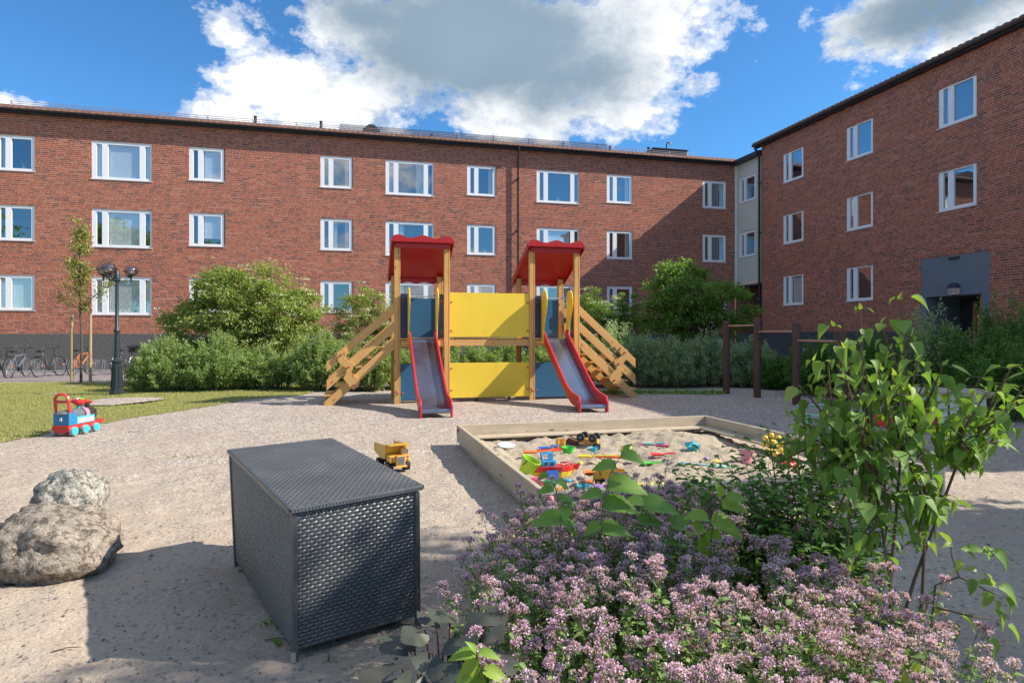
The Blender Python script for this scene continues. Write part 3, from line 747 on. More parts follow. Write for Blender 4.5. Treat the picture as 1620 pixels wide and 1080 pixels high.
# right building with the cream link wall
RB = root('side_apartment_building', 'red brick apartment block in shade at right with cream link and dark grey entrance', 'building', RO, RA)
def uR(px):
    k = (px-CX)/F; d = RT.x - k*RT.y
    return (k*RO.y - RO.x)/d
rc = [(1238.5, 1271, 's'), (1338.5, 1381, 's'), (1484, 1545, 's')]
holes = []; wl = []; inr = {0: ['', 'L', 'B'], 1: ['', 'D', ''], 2: ['', '', None]}
for i, (a, b, k) in enumerate(rc):
    for fl in range(3):
        if inr[i][fl] is None: continue
        zb = 8.60 - fl*2.88; zt = zb+1.36
        holes.append((uR(a), uR(b), zb, zt)); wl.append((uR(a), uR(b), zb, zt, k, inr[i][fl]))
for uu in (15.2, 20.5):
    for fl in range(3): holes.append((uu, uu+1.4, 8.6-fl*2.88, 9.96-fl*2.88)); wl.append((uu, uu+1.4, 8.6-fl*2.88, 9.96-fl*2.88, 's', 'L'))
e0, e1 = uR(1457), uR(1566); ez = 4.16
ho0, ho1, hoz = uR(1465), uR(1553.5), 2.80
holes.append((e0, e1, -.05, ez))
RLEN = 26
mb = MB(); wall_mesh(mb, 0, RLEN, 1.6, GUTR, [(a, b, max(c, 1.6), d) for a, b, c, d in holes], .10)
mb.add([(0, 0, 1.6), (0, .6, 1.6), (0, .6, GUTR), (0, 0, GUTR)], [(3, 2, 1, 0)])
mb.add([(RLEN, 0, 0), (RLEN, 11, 0), (RLEN, 11, GUTR), (RLEN, 0, GUTR)], [(0, 1, 2, 3)])
mb.build('brick_wall', M['brick'], RB)
mb = MB(); wall_mesh(mb, 0, RLEN, -.1, 1.595, [(e0, e1, -.1, 1.595)], .10); mb.build('plinth', plain('smooth_plinth', (.075, .077, .085), .85, bump=.2), RB)
for wdef in wl: window(RB, *wdef[:5], wdef[5])
mb = MB(); wall_mesh(mb, e0+.002, e1-.002, -.1, ez-.002, [(ho0, ho1, -.05, hoz)], 1.5)
for v in range(len(mb.v)): mb.v[v] = (mb.v[v][0], mb.v[v][1]+.012, mb.v[v][2])
mb.build('entrance_surround', M['grey_render'], RB)
mb = MB(); mb.add([(ho0, 1.5, 0), (ho1, 1.5, 0), (ho1, 1.5, hoz), (ho0, 1.5, hoz)], [(0, 1, 2, 3)]); mb.build('porch_back_wall', M['room'], RB)
dw = wood('brown_door', (.30, .13, .05), (.45, .22, .10), long='z', knots=False)
mb = MB(); cx_ = ho0+.75*(ho1-ho0)
for a, b in ((cx_-.55, cx_-.45), (cx_-.05, cx_+.05), (cx_+.45, cx_+.58)): mb.box(a, b, .90, .97, 0, 2.6)
mb.box(cx_-.45, cx_+.45, .91, .96, 2.15, 2.3); mb.box(cx_-.45, cx_+.45, .91, .96, 0, .3)
dr = mb.build('entrance_door', dw, RB)
mb = MB(); mb.add([(cx_-.45, .94, .3), (cx_+.45, .94, .3), (cx_+.45, .94, 2.15), (cx_-.45, .94, 2.15)], [(0, 1, 2, 3)]); mb.build('door_glass', M['glass'], dr)
mb = MB(); mb.box(ho0+.02, ho1-.5, 1.38, 1.4, .9, .96); mb.box(ho1-.10, ho1-.02, .05, 1.45, 0, hoz-.02); mb.build('door_frame', dw, RB)
mb = MB(); mb.box((ho0+ho1)/2-.15, (ho0+ho1)/2+.25, -.02, .012, ez-.14, ez-.06); mb.build('vent_cover', M['room'], RB)
# wall lamp with the house number
lu, lz = on_plane(1507.3, 462, RO, RT, RN, -.1)
pl = root('wall_lamp', 'small domed wall lamp with house number 20 A above the grey entrance', 'lamp', RO+RT*lu+Vector((0, 0, 2.83)), RA)
mb = MB(); mb.box(-.17, .17, -.10, .008, 0, .21); o = mb.build('number_box', M['sign'], pl)
mb = MB(); pr = [(.19*math.cos(PI*k/8), .22+.17*math.sin(PI*k/8)) for k in range(9)]; mb.prism(pr, 'y', -.14, .008); mb.build('hood', plain('hood_blue', (.03, .045, .08), .4), pl, True)
cu = bpy.data.curves.new('house_number', 'FONT'); cu.body = '20 A'; cu.size = .155; cu.align_x = 'CENTER'; cu.extrude = .001
to = bpy.data.objects.new('tmp', cu); COL.objects.link(to); bpy.context.view_layer.update()
nm_ = bpy.data.meshes.new_from_object(to.evaluated_get(bpy.context.evaluated_depsgraph_get())); bpy.data.objects.remove(to); to = link_mesh('house_number', nm_, o); nm_.materials.clear(); to.location = (0, -.104, .045); to.rotation_euler = (PI/2, 0, 0); nm_.materials.append(M['black'])
# cream link
ccw = [(uR(1168.5), uR(1194.5), 8.35, 9.66), (uR(1168.5), uR(1194.5), 5.50, 6.83)]
mb = MB(); wall_mesh(mb, VC, 0, 4.05, GUT+.0, ccw, .1)
for v in range(len(mb.v)): mb.v[v] = (mb.v[v][0], mb.v[v][1]+.03, mb.v[v][2])
mb.build('cream_wall', M['cream'], RB)
for c_ in ccw: window(RB, *c_, 's', 'L', y=.065)
mb = MB(); mb.box(VC+.0, VC+.09, -.02, .028, 4.05, GUT-.02); mb.build('corner_trim', M['white'], RB)
mb = MB(); mb.box(VC+.01, -.01, .04, 4, 3.95, 4.045); mb.build('soffit', M['room'], RB)
mb = MB(); mb.add([(VC, 3.5, 1.5), (0.5, 3.5, 1.5), (0.5, 3.5, 4.0), (VC, 3.5, 4.0)], [(0, 1, 2, 3)]); mb.add([(0, .6, 1.5), (0, 3.5, 1.5), (0, 3.5, 4), (0, .6, 4)], [(3, 2, 1, 0)]); mb.add([(VC-.02, .04, 1.5), (VC-.02, 3.5, 1.5), (VC-.02, 3.5, 4.0), (VC-.02, .04, 4.0)], [(0, 1, 2, 3)]); mb.build('passage_wall', M['brick'], RB)
mb = MB(); mb.add([(VC-.02, .04, 0), (VC-.02, 3.5, 0), (VC-.02, 3.5, 1.5), (VC-.02, .04, 1.5)], [(0, 1, 2, 3)]); mb.build('passage_plinth', M['grey_render'], RB)
mb = MB(); mb.add([(VC, 3.49, 0), (0.5, 3.49, 0), (0.5, 3.49, 1.5), (VC, 3.49, 1.5)], [(0, 1, 2, 3)]); mb.add([(-.01, 0, 0), (-.01, 3.5, 0), (-.01, 3.5, 1.5), (-.01, 0, 1.5)], [(3, 2, 1, 0)]); mb.build('passage_plinth', M['grey_render'], RB)
mb = MB(); mb.box(VC-.1, .0, -.28, .1, GUT-.04, GUT+.10); mb.prism([(-.28, GUT+.10), (.0, GUT+.10), (4, GUT+.9), (4, GUT+1.0), (-.28, GUT+.17)], 'x', VC-.1, .0); mb.build('link_eave', M['black'], RB)
tiled_roof(RB, -.35, RLEN, GUTR+.16, -.30, R(20), 6.2, M['tile'])
mb = MB(); mb.box(-.3, RLEN, -.24, -.02, GUTR-.02, GUTR+.12); mb.build('eave_board', M['black'], RB)
mb = MB(); prof = [(-.41+.075*math.cos(PI+PI*k/n), GUTR+.12-.10*math.sin(PI*k/n)) for k in range(8)] if False else [(-.30+.075*math.cos(PI+PI*k/7), GUTR+.13-.10*math.sin(PI*k/7)) for k in range(8)]
mb.prism(prof, 'x', -.3, RLEN); mb.build('gutter', M['brownpipe'], RB, True)
mb = MB(); mb.tube([(-.1, -.30, GUTR+.05), (-.1, -.30, GUTR-.1), (-.02, -.12, GUTR-.35), (-.02, -.12, .1)], .055, 10)
for z in (9, 6.5, 4, 2): mb.box(-.09, .05, -.18, -.002, z, z+.04)
mb.build('downpipe', M['black'], RB, True)
mb = MB(); mb.add([(-.3, 5.8, GUTR+.16+6.2*math.tan(R(20))), (RLEN, 5.8, GUTR+.16+6.2*math.tan(R(20))), (RLEN, 12, GUTR), (-.3, 12, GUTR)], [(3, 2, 1, 0)]); mb.build('rear_roof', M['tile'], RB)
mb = MB(); mb.add([(-.012, .6, 0), (-.012, 12, 0), (-.012, 12, GUTR+.2), (-.012, 5.8, GUTR+2.3), (-.012, .6, GUTR+.4)], [(0, 1, 2, 3, 4)]); mb.build('gable_wall', M['brick'], RB)
mb = MB(); mb.add([(0, 12, 0), (RLEN, 12, 0), (RLEN, 12, GUTR), (0, 12, GUTR)], [(3, 2, 1, 0)]); mb.build('rear_wall', M['brick'], RB)
# ------------------------------------------------------------------ play tower
PS = root('play_tower', 'wooden play set of two red-roofed towers with slides, yellow bridge panels and side stairs', 'play tower', (-2.48, 13.64, 0), R(14))
TW, BR, TD = 1.075, 1.94, 1.18; X2 = TW+BR
def post(x, y, z1):
    m = MB(); m.box(x-.062, x+.030, y-.055, y+.055, -.1, z1); m.box(x+.040, x+.066, y-.050, y+.055, -.1, z1-.004); m.box(x+.029, x+.041, y-.03, y+.05, -.1, z1-.01)
    m.build('post', M['wz'], PS, bevel=.005)
    b = MB()
    for z in (.28, .80, 1.3, 1.55, 2.2):
        b.cyl((x-.0, y-.055, z), (x-.0, y-.075, z), .022, 8)
    return b
def panel(name, mat, ax, out, a, b, bev=.004):
    m = MB(); m.prism(out, ax, a, b); return m.build(name, M[mat], PS, bevel=bev)
def rect(a, b, c, d): return [(a, c), (b, c), (b, d), (a, d)]
for ti, x0 in enumerate((0, X2)):
    x1 = x0+TW
    for x, y, z in ((x0, 0, 3.40), (x1, 0, 3.40), (x0, TD, 2.86), (x1, TD, 2.86)): post(x, y, z)
    # platform
    m = MB(); 
    for k in range(8): m.box(x0+.0, x1-.0, .04+k*.14, .04+k*.14+.128, 1.355, 1.39)
    m.build('platform', M['wx'], PS)
    for y in (.0, TD): m = MB(); m.box(x0+.07, x1-.065, y-.03, y+.03, 1.22, 1.352); m.build('beam', M['wx'], PS, bevel=.004)
    for x in (x0, x1): m = MB(); m.box(x-.03, x+.03, .06, TD-.06, 1.22, 1.352); m.build('beam', M['wy'], PS, bevel=.004)
    # roof: sloping sheet, wavy boards front and back, side boards
    yf, yb, zf, zb = -.17, TD+.17, 3.50, 2.80; xa, xb = x0-.135, x1+.135
    sl = (zb-zf)/(yb-yf)
    rfm = MB(); rfm.add([(xa, yf, zf), (xb, yf, zf), (xb, yb, zb), (xa, yb, zb), (xa, yf, zf+.02), (xb, yf, zf+.02), (xb, yb, zb+.02), (xa, yb, zb+.02)],
                        [(0, 3, 2, 1), (4, 5, 6, 7), (0, 1, 5, 4), (1, 2, 6, 5), (2, 3, 7, 6), (3, 0, 4, 7)])
    roof = rfm.build('roof', M['redroof'], PS)
    nn = 36; L = xb-xa; top = []
    for k in range(nn+1):
        t = k/nn; e = min(t, 1-t)*L; r = .10
        z = zf+.085+.032*math.cos(2*PI*(t-.11)/.39)
        if e < r: z = min(z, zf-.04+(.16)*math.sqrt(max(0, 1-((r-e)/r)**2)))
        top.append((xa+L*t, z))
    m = MB(); m.prism([(xa, zf-.03)]+top+[(xb, zf-.03), (xb-.05, zf-.04), (xa+.05, zf-.04)], 'y', yf-.025, yf-.001); m.build('wavy_board', M['redroof'], roof)
    m = MB(); m.prism([(x0-.05, zf-.15), (x1+.05, zf-.15), (x1+.05, zf-.055), (x0-.05, zf-.055)], 'y', yf+.06, yf+.10)
    m.build('roof_beam', M['redroof'], roof)
    bot = [(xa+.1+(L-.2)*k/nn, zb-.085+.022*math.cos(2*PI*3*k/nn)) for k in range(nn+1)]
    m = MB(); m.prism([(xa+.02, zb+.03), (xa+.02, zb-.03)]+bot+[(xb-.02, zb-.03), (xb-.02, zb+.03)], 'y', yb-.022, yb); m.build('wavy_board', M['redroof'], roof)
    for xs_ in (xa, xb-.022):
        m = MB(); m.prism([(yf-.02, zf+.045), (yb, zb+.045), (yb+.02, zb-.06), (yb-.05, zb-.09), (yf+.02, zf-.095), (yf-.03, zf-.03)], 'x', xs_, xs_+.022); m.build('side_board', M['redroof'], roof)
    # blue front strips, back panel, yellow ears, grab bar
    panel('front_strip', 'navy', 'y', rect(x0+.07, x0+.235, 1.40, 2.37), .0, .02)
    panel('front_strip', 'navy', 'y', rect(x1-.20, x1-.065, 1.40, 2.37), .0, .02)
    panel('back_panel', 'blue', 'y', rect(x0+.07, x1-.065, 1.42, 2.34), TD-.01, TD+.01)
    panel('lower_panel', 'blue', 'y', rect(x0+.07, x1-.065, .06, .85), .0, .02)
    ear = [(.0, 1.28), (.0, 2.30), (-.05, 2.42), (-.15, 2.485), (-.27, 2.485), (-.38, 2.41), (-.43, 2.28), (-.42, 2.12), (-.36, 1.98), (-.27, 1.84), (-.21, 1.66), (-.19, 1.45), (-.18, 1.28)]
    for xx in (x0+.235, x1-.235): panel('side_ear', 'yellow', 'x', ear, xx-.012, xx+.012)
    m = MB(); m.cyl((x0+.245, -.2, 2.30), (x1-.245, -.2, 2.30), .016, 10); m.build('grab_bar', M['galv'], PS, True)
    # slide
    xc = x0+TW/2; prof = []
    for y, z in ((.0, 1.39), (-.12, 1.385), (-.25, 1.27), (-.8, .90), (-1.35, .535), (-1.75, .30), (-1.98, .195), (-2.2, .15), (-2.42, .14)): prof.append((y, z))
    def smooth(p, n=4):
        o = []
        for i in range(len(p)-1):
            p0, p1, p2, p3 = p[max(i-1, 0)], p[i], p[i+1], p[min(i+2, len(p)-1)]
            for k in range(n):
                t = k/n
                o.append(tuple(.5*((2*p1[j])+(-p0[j]+p2[j])*t+(2*p0[j]-5*p1[j]+4*p2[j]-p3[j])*t*t+(-p0[j]+3*p1[j]-3*p2[j]+p3[j])*t**3) for j in (0, 1)))
        return o+[p[-1]]
    sp_ = smooth(prof); hw = .262
    sm = MB(); vs = []
    for y, z in sp_: vs += [(xc-hw, y, z), (xc+hw, y, z), (xc-hw, y, z-.012), (xc+hw, y, z-.012)]
    fs = []
    for k in range(len(sp_)-1):
        a = 4*k; fs += [(a, a+4, a+5, a+1), (a+2, a+3, a+7, a+6)]
    sm.add(vs, fs)
    sm.tube([(xc-hw, -2.44, .105), (xc+hw, -2.44, .105)], .040, 14)
    bed = sm.build('slide', M['steel'], PS, True)
    tp = smooth([(.03, 1.50), (-.02, 1.585), (-.10, 1.60), (-.20, 1.53), (-.33, 1.40), (-.85, 1.045), (-1.4, .68), (-1.78, .445), (-2.02, .36), (-2.28, .325), (-2.42, .30), (-2.47, .22)], 3)
    bt = [(y, z-.05) for y, z in sp_ if y > -2.3][::-1]
    for s_ in (-1, 1):
        xx = xc+s_*(hw+.018)
        m = MB(); m.prism(tp+[(-2.48, .14), (-2.38, .08)]+bt+[(.03, 1.36)], 'x', xx-.018, xx+.018); m.build('slide_side', M['redslide'], bed, bevel=.006)
        m = MB(); m.box(xx-.016, xx+.016, -2.50, -2.38, -.05, .20); m.build('foot', M['redslide'], bed, bevel=.004)
        m = MB(); m.cyl((xx-s_*-.017, -2.42, .20), (xx-s_*-.035, -2.42, .20), .02, 8); m.build('bolt', M['galv'], bed)
    # bolts
    m = MB()
    for xx in (x0+.12, x1-.11):
        for z in (1.55, 2.22): m.lathe([(.024, 0), (.02, .012), (.005, .018)], (0, 0, 0), 8) if False else m.sphere((xx, -.008, z), .022, 8, 5)
    for xx in (x0+.12, x1-.11):
        for z in (.22, .72): m.sphere((xx, -.008, z), .022, 8, 5)
    for xx in (x0, x1):
        for z in (.22, .26): m.sphere((xx-.02+(.26-z), -.06, z-.0), .02, 8, 5)
    m.build('bolt_caps', M['bolt'], PS, True)
panel('bridge_panel', 'yellow', 'y', rect(TW+.07, X2-.064, 1.43, 2.41), -.02, .0)
panel('bridge_panel', 'yellow', 'y', rect(TW+.07, X2-.064, .09, .86), -.02, .0)
panel('side_panel', 'yellow', 'x', rect(.07, TD-.07, .10, .86), -.01, .01)
panel('side_panel', 'yellow', 'x', rect(.07, TD-.07, .10, .86), X2+TW-.01, X2+TW+.01)
m = MB()
for xx in (TW+.10, X2-.10):
    for z in (1.57, 2.2, .26, .74): m.cyl((xx, -.02, z), (xx-.0, -.045, z), .02, 8)
m.build('bolt_caps', M['bolt'], PS)
for y in (.02, TD): m = MB(); m.box(TW+.07, X2-.064, y-.03, y+.03, 1.235, 1.37); m.build('beam', M['wx'], PS, bevel=.004)
m = MB()
for k in range(13): m.box(TW+.07+k*.14, TW+.07+k*.14+.128, .06, TD-.04, 1.372, 1.40)
m.build('bridge_deck', M['wy'], PS)
for (xx, s_) in ((1.75, .0), (2.5, .0)): m = MB(); m.box(xx-.03, xx+.03, .02, .08, -.1, .12); m.build('ground_peg', M['brownpost'], PS)
# rear: thin stakes glimpsed through the gap
# stairs on both outer sides
def stair(xo, s):
    wm = M['wsl'] if s < 0 else M['wsr']
    k = .885
    def bd(name, z0, hgt, y, xe=1.45, cut=True):
        m = MB(); o = [(xo, z0), (xo+s*xe, z0-k*xe), (xo+s*xe, z0-k*xe-hgt), (xo, z0-hgt)]
        if not cut: o = [(xo, z0), (xo+s*xe, z0-k*xe), (xo+s*(xe-.19), z0-hgt-k*(xe-.19)), (xo, z0-hgt)]
        m.prism(o, 'y', y-.022, y+.022); m.build(name, wm, PS, bevel=.005)
    for y in (-.02, TD-.1):
        bd('handrail', 2.15, .215, y, 1.40); bd('handrail', 1.77, .22, y, 1.40)
        m = MB(); xe = 1.42
        m.prism([(xo, 1.40), (xo+s*1.46, .06), (xo+s*1.44, -.03), (xo+s*1.30, -.03), (xo, 1.17)], 'y', y-.022, y+.022); m.build('stringer', wm, PS, bevel=.005)
        # scalloped newel plate joining stringer and rails
        yy = y-.047 if y < .5 else y+.047
        ns = [(1.18, 1.12), (1.02, 1.20), (.98, 1.10), (1.02, .98), (.93, .92), (.84, .88), (.86, .78), (.90, .68), (.80, .60), (.72, .50), (.74, .40), (.84, .32), (.92, .36), (.98, .46), (1.06, .56), (1.00, .68), (1.00, .78), (1.08, .82), (1.16, .92), (1.20, 1.02)]
        m = MB(); m.prism([(xo+s*a, b-.0) for a, b in ns], 'y', yy-.02, yy+.02); m.build('newel_plate', M['wz'], PS, bevel=.004)
        m = MB()
        for a, b in ((1.10, 1.06), (.95, .80), (.84, .42)): m.cyl((xo+s*a, yy-.02, b), (xo+s*a, yy-.045, b), .022, 8)
        m.build('bolt_caps', M['bolt'], PS)
    for i in range(6):
        zz = 1.39-(i+1)*.198; xx = xo+s*((i+1)*.198/k+.02)
        m = MB(); m.box(xx-.09, xx+.09, .003, TD-.123, zz-.018, zz+.018); m.build('tread', M['wy'], PS, bevel=.004)
stair(-.062, -1); stair(X2+TW+.066, 1)

# ------------------------------------------------------------------ sandbox
SBR = math.atan2(.262, .965); SB = root('sandbox', 'square pale timber sandpit full of sand with a plank ledge around it', 'sandbox', (.247, 4.84, 0), SBR)
S = 3.78; HT = .28
def sbox(name, mat, *b, bev=.006): m = MB(); m.box(*b); return m.build(name, M[mat], SB, bevel=bev)
sbox('side_board', 'py', 0, .045, 0, S, .06, HT); sbox('side_board', 'py', S-.045, S, 0, S, .06, HT)
sbox('back_board', 'px', .046, S-.046, S-.045, S, .06, HT)
sbox('lower_sleeper', 'py', .03, .10, .12, S-.1, -.05, .058); sbox('lower_sleeper', 'px', .12, S-.12, S-.1, S-.03, -.05, .058)
for k in range(6): pass
sbox('ledge', 'py', .048, .235, .05, S-.05, .115, .142); sbox('ledge', 'py', S-.235, S-.048, .05, S-.05, .115, .142)
sbox('ledge', 'px', .24, S-.24, S-.235, S-.048, .113, .140)
# inside cheeks below the ledges
sbox('inner_board', 'px', .24, S-.24, S-.07, S-.05, 0, .11); 
# ribbed decking boards at the front
m = MB(); z = HT
out = []
nr = 22
for k in range(nr):
    za = .0+(HT-.0)*k/nr; zb2 = (HT)*(k+1)/nr
    out += [(-.012, za+.001), (-.012, za+.0075), (-.004, za+.0085), (-.004, zb2-.0005)]
m.prism(out+[(.03, HT), (.03, 0)], 'x', -.03, S+.12); m.build('front_board', M['deck'], SB)
sbox('ledge', 'deck', .05, S-.05, .032, .17, .118, .144)
m = MB(); m.sphere((.05, -.016, .238), .028, 14, 8); m.build('bolt_cap', M['tlpink'], SB, True)
m = MB(); m.lathe([(.03, 0), (.028, .015), (.01, .022)], (0, 0, 0), 10); mm = Matrix.Translation((0, S-.12, .22)) @ Matrix.Rotation(-PI/2, 4, 'Y')
m.v = [tuple(mm @ Vector(v)) for v in m.v]; m.build('bolt', M['bolt'], SB, True)
def sand_h(u, v):
    e = min(u, S-u, v, S-v)
    h = .062 + mn.fractal(Vector((u*1.6, v*1.6, 2)), .9, 2, 3)*.055
    h += mn.fractal(Vector((u*6, v*6, 8)), .6, 2.1, 4)*.030 + abs(mn.noise(Vector((u*9, v*9, 3))))*.028
    h += .08*math.exp(-((u-3.2)**2+(v-3.3)**2)/.5) + .05*math.exp(-((u-2.6)**2+(v-2.6)**2)/.6)
    h += .07*math.exp(-((u-.25)**2/.03)) * (1 if v < 2.6 else .3)
    if u > S-.9 and v > 1.4: h -= .07*min(1, (u-S+.9)/.5)
    return min(max(h, .012), .24)
gx = np.arange(.04, S-.03, .03); X, Y = np.meshgrid(gx, gx)
Vv = np.array([(a, b, sand_h(a, b)) for a, b in zip(X.ravel(), Y.ravel())]); ii = np.arange(X.size).reshape(X.shape)
np_mesh('sand', Vv, np.stack([ii[:-1, :-1], ii[:-1, 1:], ii[1:, 1:], ii[1:, :-1]], -1).reshape(-1, 4), M['sand'], SB, smooth=True)
SBinv = (Matrix.Translation((.247, 4.84, 0)) @ Matrix.Rotation(SBR, 4, 'Z')).inverted()
def on_sand(px, py):
    z = .14
    for _ in range(4):
        p = G(px, py, z); q = SBinv @ Vector((p.x, p.y, 0)); z = sand_h(min(max(q.x, .05), S-.05), min(max(q.y, .05), S-.05))
        if q.x < .235 or q.x > S-.235: z = max(z, .142)
    p = G(px, py, z); p.z = z; return p

# ------------------------------------------------------------------ woven box
def weave(P00, P10, P11, P01, nu, nv, amp=.0065):
    """strands bulging out of the quad, half-drop pattern"""
    P = [Vector(p) for p in (P00, P10, P11, P01)]
    nrm = (P[1]-P[0]).cross(P[3]-P[0]).normalized()
    def pt(u, v, h): return P[0].lerp(P[1], u).lerp(P[3].lerp(P[2], u), v) + nrm*h
    vs = []; fs = []
    for j in range(nv):
        for i in range(-1, nu):
            o = .5 if j % 2 else 0
            u0, u1 = (i+o)/nu, (i+o+.93)/nu
            if u1 <= .0 or u0 >= 1: continue
            u0 = max(u0, 0); u1 = min(u1, 1)
            v0, v1 = (j+.05)/nv, (j+.97)/nv; b = len(vs); n = 5
            jit = (mn.noise(Vector((i*1.3, j*2.1, nu))))*.0012
            for k in range(n+1):
                t = k/n; hh = amp*math.sin(PI*(.08+.84*t))**.8 + jit
                for (vv, q) in ((v0, .35), (v0*.72+v1*.28, 1), (v0*.28+v1*.72, 1), (v1, .35)): vs.append(pt(u0+(u1-u0)*t, vv, hh*q if q < 1 else hh))
            for k in range(n):
                for q in range(3): a = b+4*k+q; fs.append((a, a+4, a+5, a+1))
    # backing sheet
    b = len(vs); vs += [pt(0, 0, -.001), pt(1, 0, -.001), pt(1, 1, -.001), pt(0, 1, -.001)]; fs.append((b, b+1, b+2, b+3))
    return vs, fs
WB = root('storage_box', 'black woven wicker storage box with flat overhanging lid on the sand', 'storage box', (-1.0, 2.9, 0))
bo = Vector((-1.0, 2.9, 0)); V3 = lambda x, y, z: Vector((x, y, z))-bo
b_ = dict(FL=V3(-1.005, 2.925, .035), FR=V3(-.487, 3.262, .05), BL=V3(-1.80, 4.13, .02), BR=V3(-1.27, 4.47, .03))
t_ = dict(FL=V3(-1.005, 2.92, .672), FR=V3(-.492, 3.262, .688), BL=V3(-1.84, 4.14, .703), BR=V3(-1.295, 4.46, .72))
def face(nm, a, b, nu, nv):
    m = MB(); m.add(*weave(b_[a], b_[b], t_[b], t_[a], nu, nv)); m.build(nm, M['wicker'], WB, True, ang=70)
face('front_panel', 'FL', 'FR', 17, 36); face('left_panel', 'BL', 'FL', 38, 36); face('right_panel', 'FR', 'BR', 42, 40); face('back_panel', 'BR', 'BL', 19, 40)
for kx in ('FL', 'FR', 'BL', 'BR'):
    m = MB(); lo = b_[kx].copy(); lo.z = -.02; hi = t_[kx]; c = (lo+hi)/2
    d = (b_['FR']-b_['FL']).normalized(); d.z = 0; q = Vector((-d.y, d.x, 0)); r = .013
    vs = [p+d*a*r+q*bb*r for p in (lo, hi) for a, bb in ((-1, -1), (1, -1), (1, 1), (-1, 1))]
    m.add(vs, [(3, 2, 1, 0), (4, 5, 6, 7), (0, 1, 5, 4), (1, 2, 6, 5), (2, 3, 7, 6), (3, 0, 4, 7)]); m.build('corner_leg', M['wicker'], WB, bevel=.004)
L4 = [V3(-1.012, 2.888, .70), V3(-.462, 3.268, .716), V3(-1.300, 4.53, .752), V3(-1.872, 4.17, .735)]
m = MB(); m.add(*weave(L4[0], L4[1], L4[2], L4[3], 20, 58, .0065)); lid = m.build('lid', M['wicker'], WB, True, ang=70)
m = MB(); dn = Vector((0, 0, -.022)); e = Vector((0, 0, .001))
m.add([p-e for p in L4]+[p+dn for p in L4], [(4, 7, 6, 5), (0, 4, 5, 1), (1, 5, 6, 2), (2, 6, 7, 3), (3, 7, 4, 0)])
for i in range(4): m.tube([L4[i]+Vector((0, 0, -.006)), L4[(i+1) % 4]+Vector((0, 0, -.006))], .0085, 6)
# wrapped strand marks round the lid edge
for i in range(4):
    a, b = L4[i], L4[(i+1) % 4]; n_ = int((b-a).length/.016); d = (b-a).normalized(); o_ = Vector((d.y, -d.x, 0))
    for k in range(n_):
        c = a.lerp(b, (k+.5)/n_)+Vector((0, 0, -.007)); w = .0062
        m.add([c-d*w+o_*.009+Vector((0, 0, .009)), c+d*w+o_*.009+Vector((0, 0, .009)), c+d*w+o_*.011-Vector((0, 0, .012)), c-d*w+o_*.011-Vector((0, 0, .012))], [(0, 1, 2, 3)])
m.build('lid_rim', M['wicker'], lid, True)
m = MB(); c = b_['FL'].copy(); c.z = 0; m.box(c.x-.012, c.x+.012, c.y-.022, c.y-.002, -.01, .035); m.build('foot_cap', M['galv'], WB)

# ------------------------------------------------------------------ boulders
def boulder(name, label, c, r, sub, seed, mat, flat=.55):
    bm = bmesh.new(); bmesh.ops.create_icosphere(bm, subdivisions=sub, radius=1)
    for v in bm.verts:
        n = v.co.normalized()
        f = 1 + .20*mn.fractal(n*1.3+Vector((seed, 0, 0)), .8, 2, 3) + .05*mn.fractal(n*5+Vector((0, seed, 0)), .7, 2.1, 5)
        f -= .05*max(0, mn.noise(n*2.2+Vector((seed, 4, 2))))**.5
        v.co = Vector((n.x*r[0]*f, n.y*r[1]*f, max(n.z, -flat)*r[2]*f))
    me = bpy.data.meshes.new(name); bm.to_mesh(me); bm.free(); me.materials.append(M[mat])
    me.polygons.foreach_set('use_smooth', [True]*len(me.polygons))
    o = link_mesh(name, me); o.location = c; return tag(o, label, 'boulder', 'boulders beside the wicker box')
p = G(80, 880); boulder('boulder', 'large brown weathered boulder at the left edge in front of the grey one', (-2.98, 4.10, .12), (.39, .36, .27), 5, 1.7, 'boulder')
boulder('boulder', 'smaller speckled grey-white boulder behind the large brown one', (-3.44, 4.90, .16), (.265, .25, .27), 5, 8.1, 'boulder2')

# ------------------------------------------------------------------ lamp post
lp = G(185, 624); LPo = root('street_lamp', 'dark green lamp post with three smoked globes on the soil patch', 'street lamp', (lp.x, lp.y, .03), R(12))
m = MB(); m.lathe([(.18, 0), (.18, .05), (.145, .07), (.105, .75), (.135, .77), (.135, .81), (.09, .84), (.075, .88)], (0, 0, 0), 8)
for k in range(8):
    a = PI/8+k*PI/4
    if True: 
        for s_ in (-.055, .055):
            c0 = Vector((math.cos(a), math.sin(a), 0)); tdir = Vector((-math.sin(a), math.cos(a), 0))
            m.tube([c0*.133+tdir*s_*.75+Vector((0, 0, .14)), c0*.101+tdir*s_*.5+Vector((0, 0, .68))], .007, 5)
m.build('base', M['lamp_green'], LPo, True, ang=25)
m = MB(); m.lathe([(.07, .86), (.062, 1.0), (.055, 1.42), (.048, 1.48), (.07, 1.52), (.07, 1.56), (.043, 1.60), (.038, 2.75), (.075, 2.78), (.08, 2.86), (.06, 2.92), (.06, 3.0), (.03, 3.04)], (0, 0, 0), 16); m.build('pole', M['lamp_green'], LPo, True)
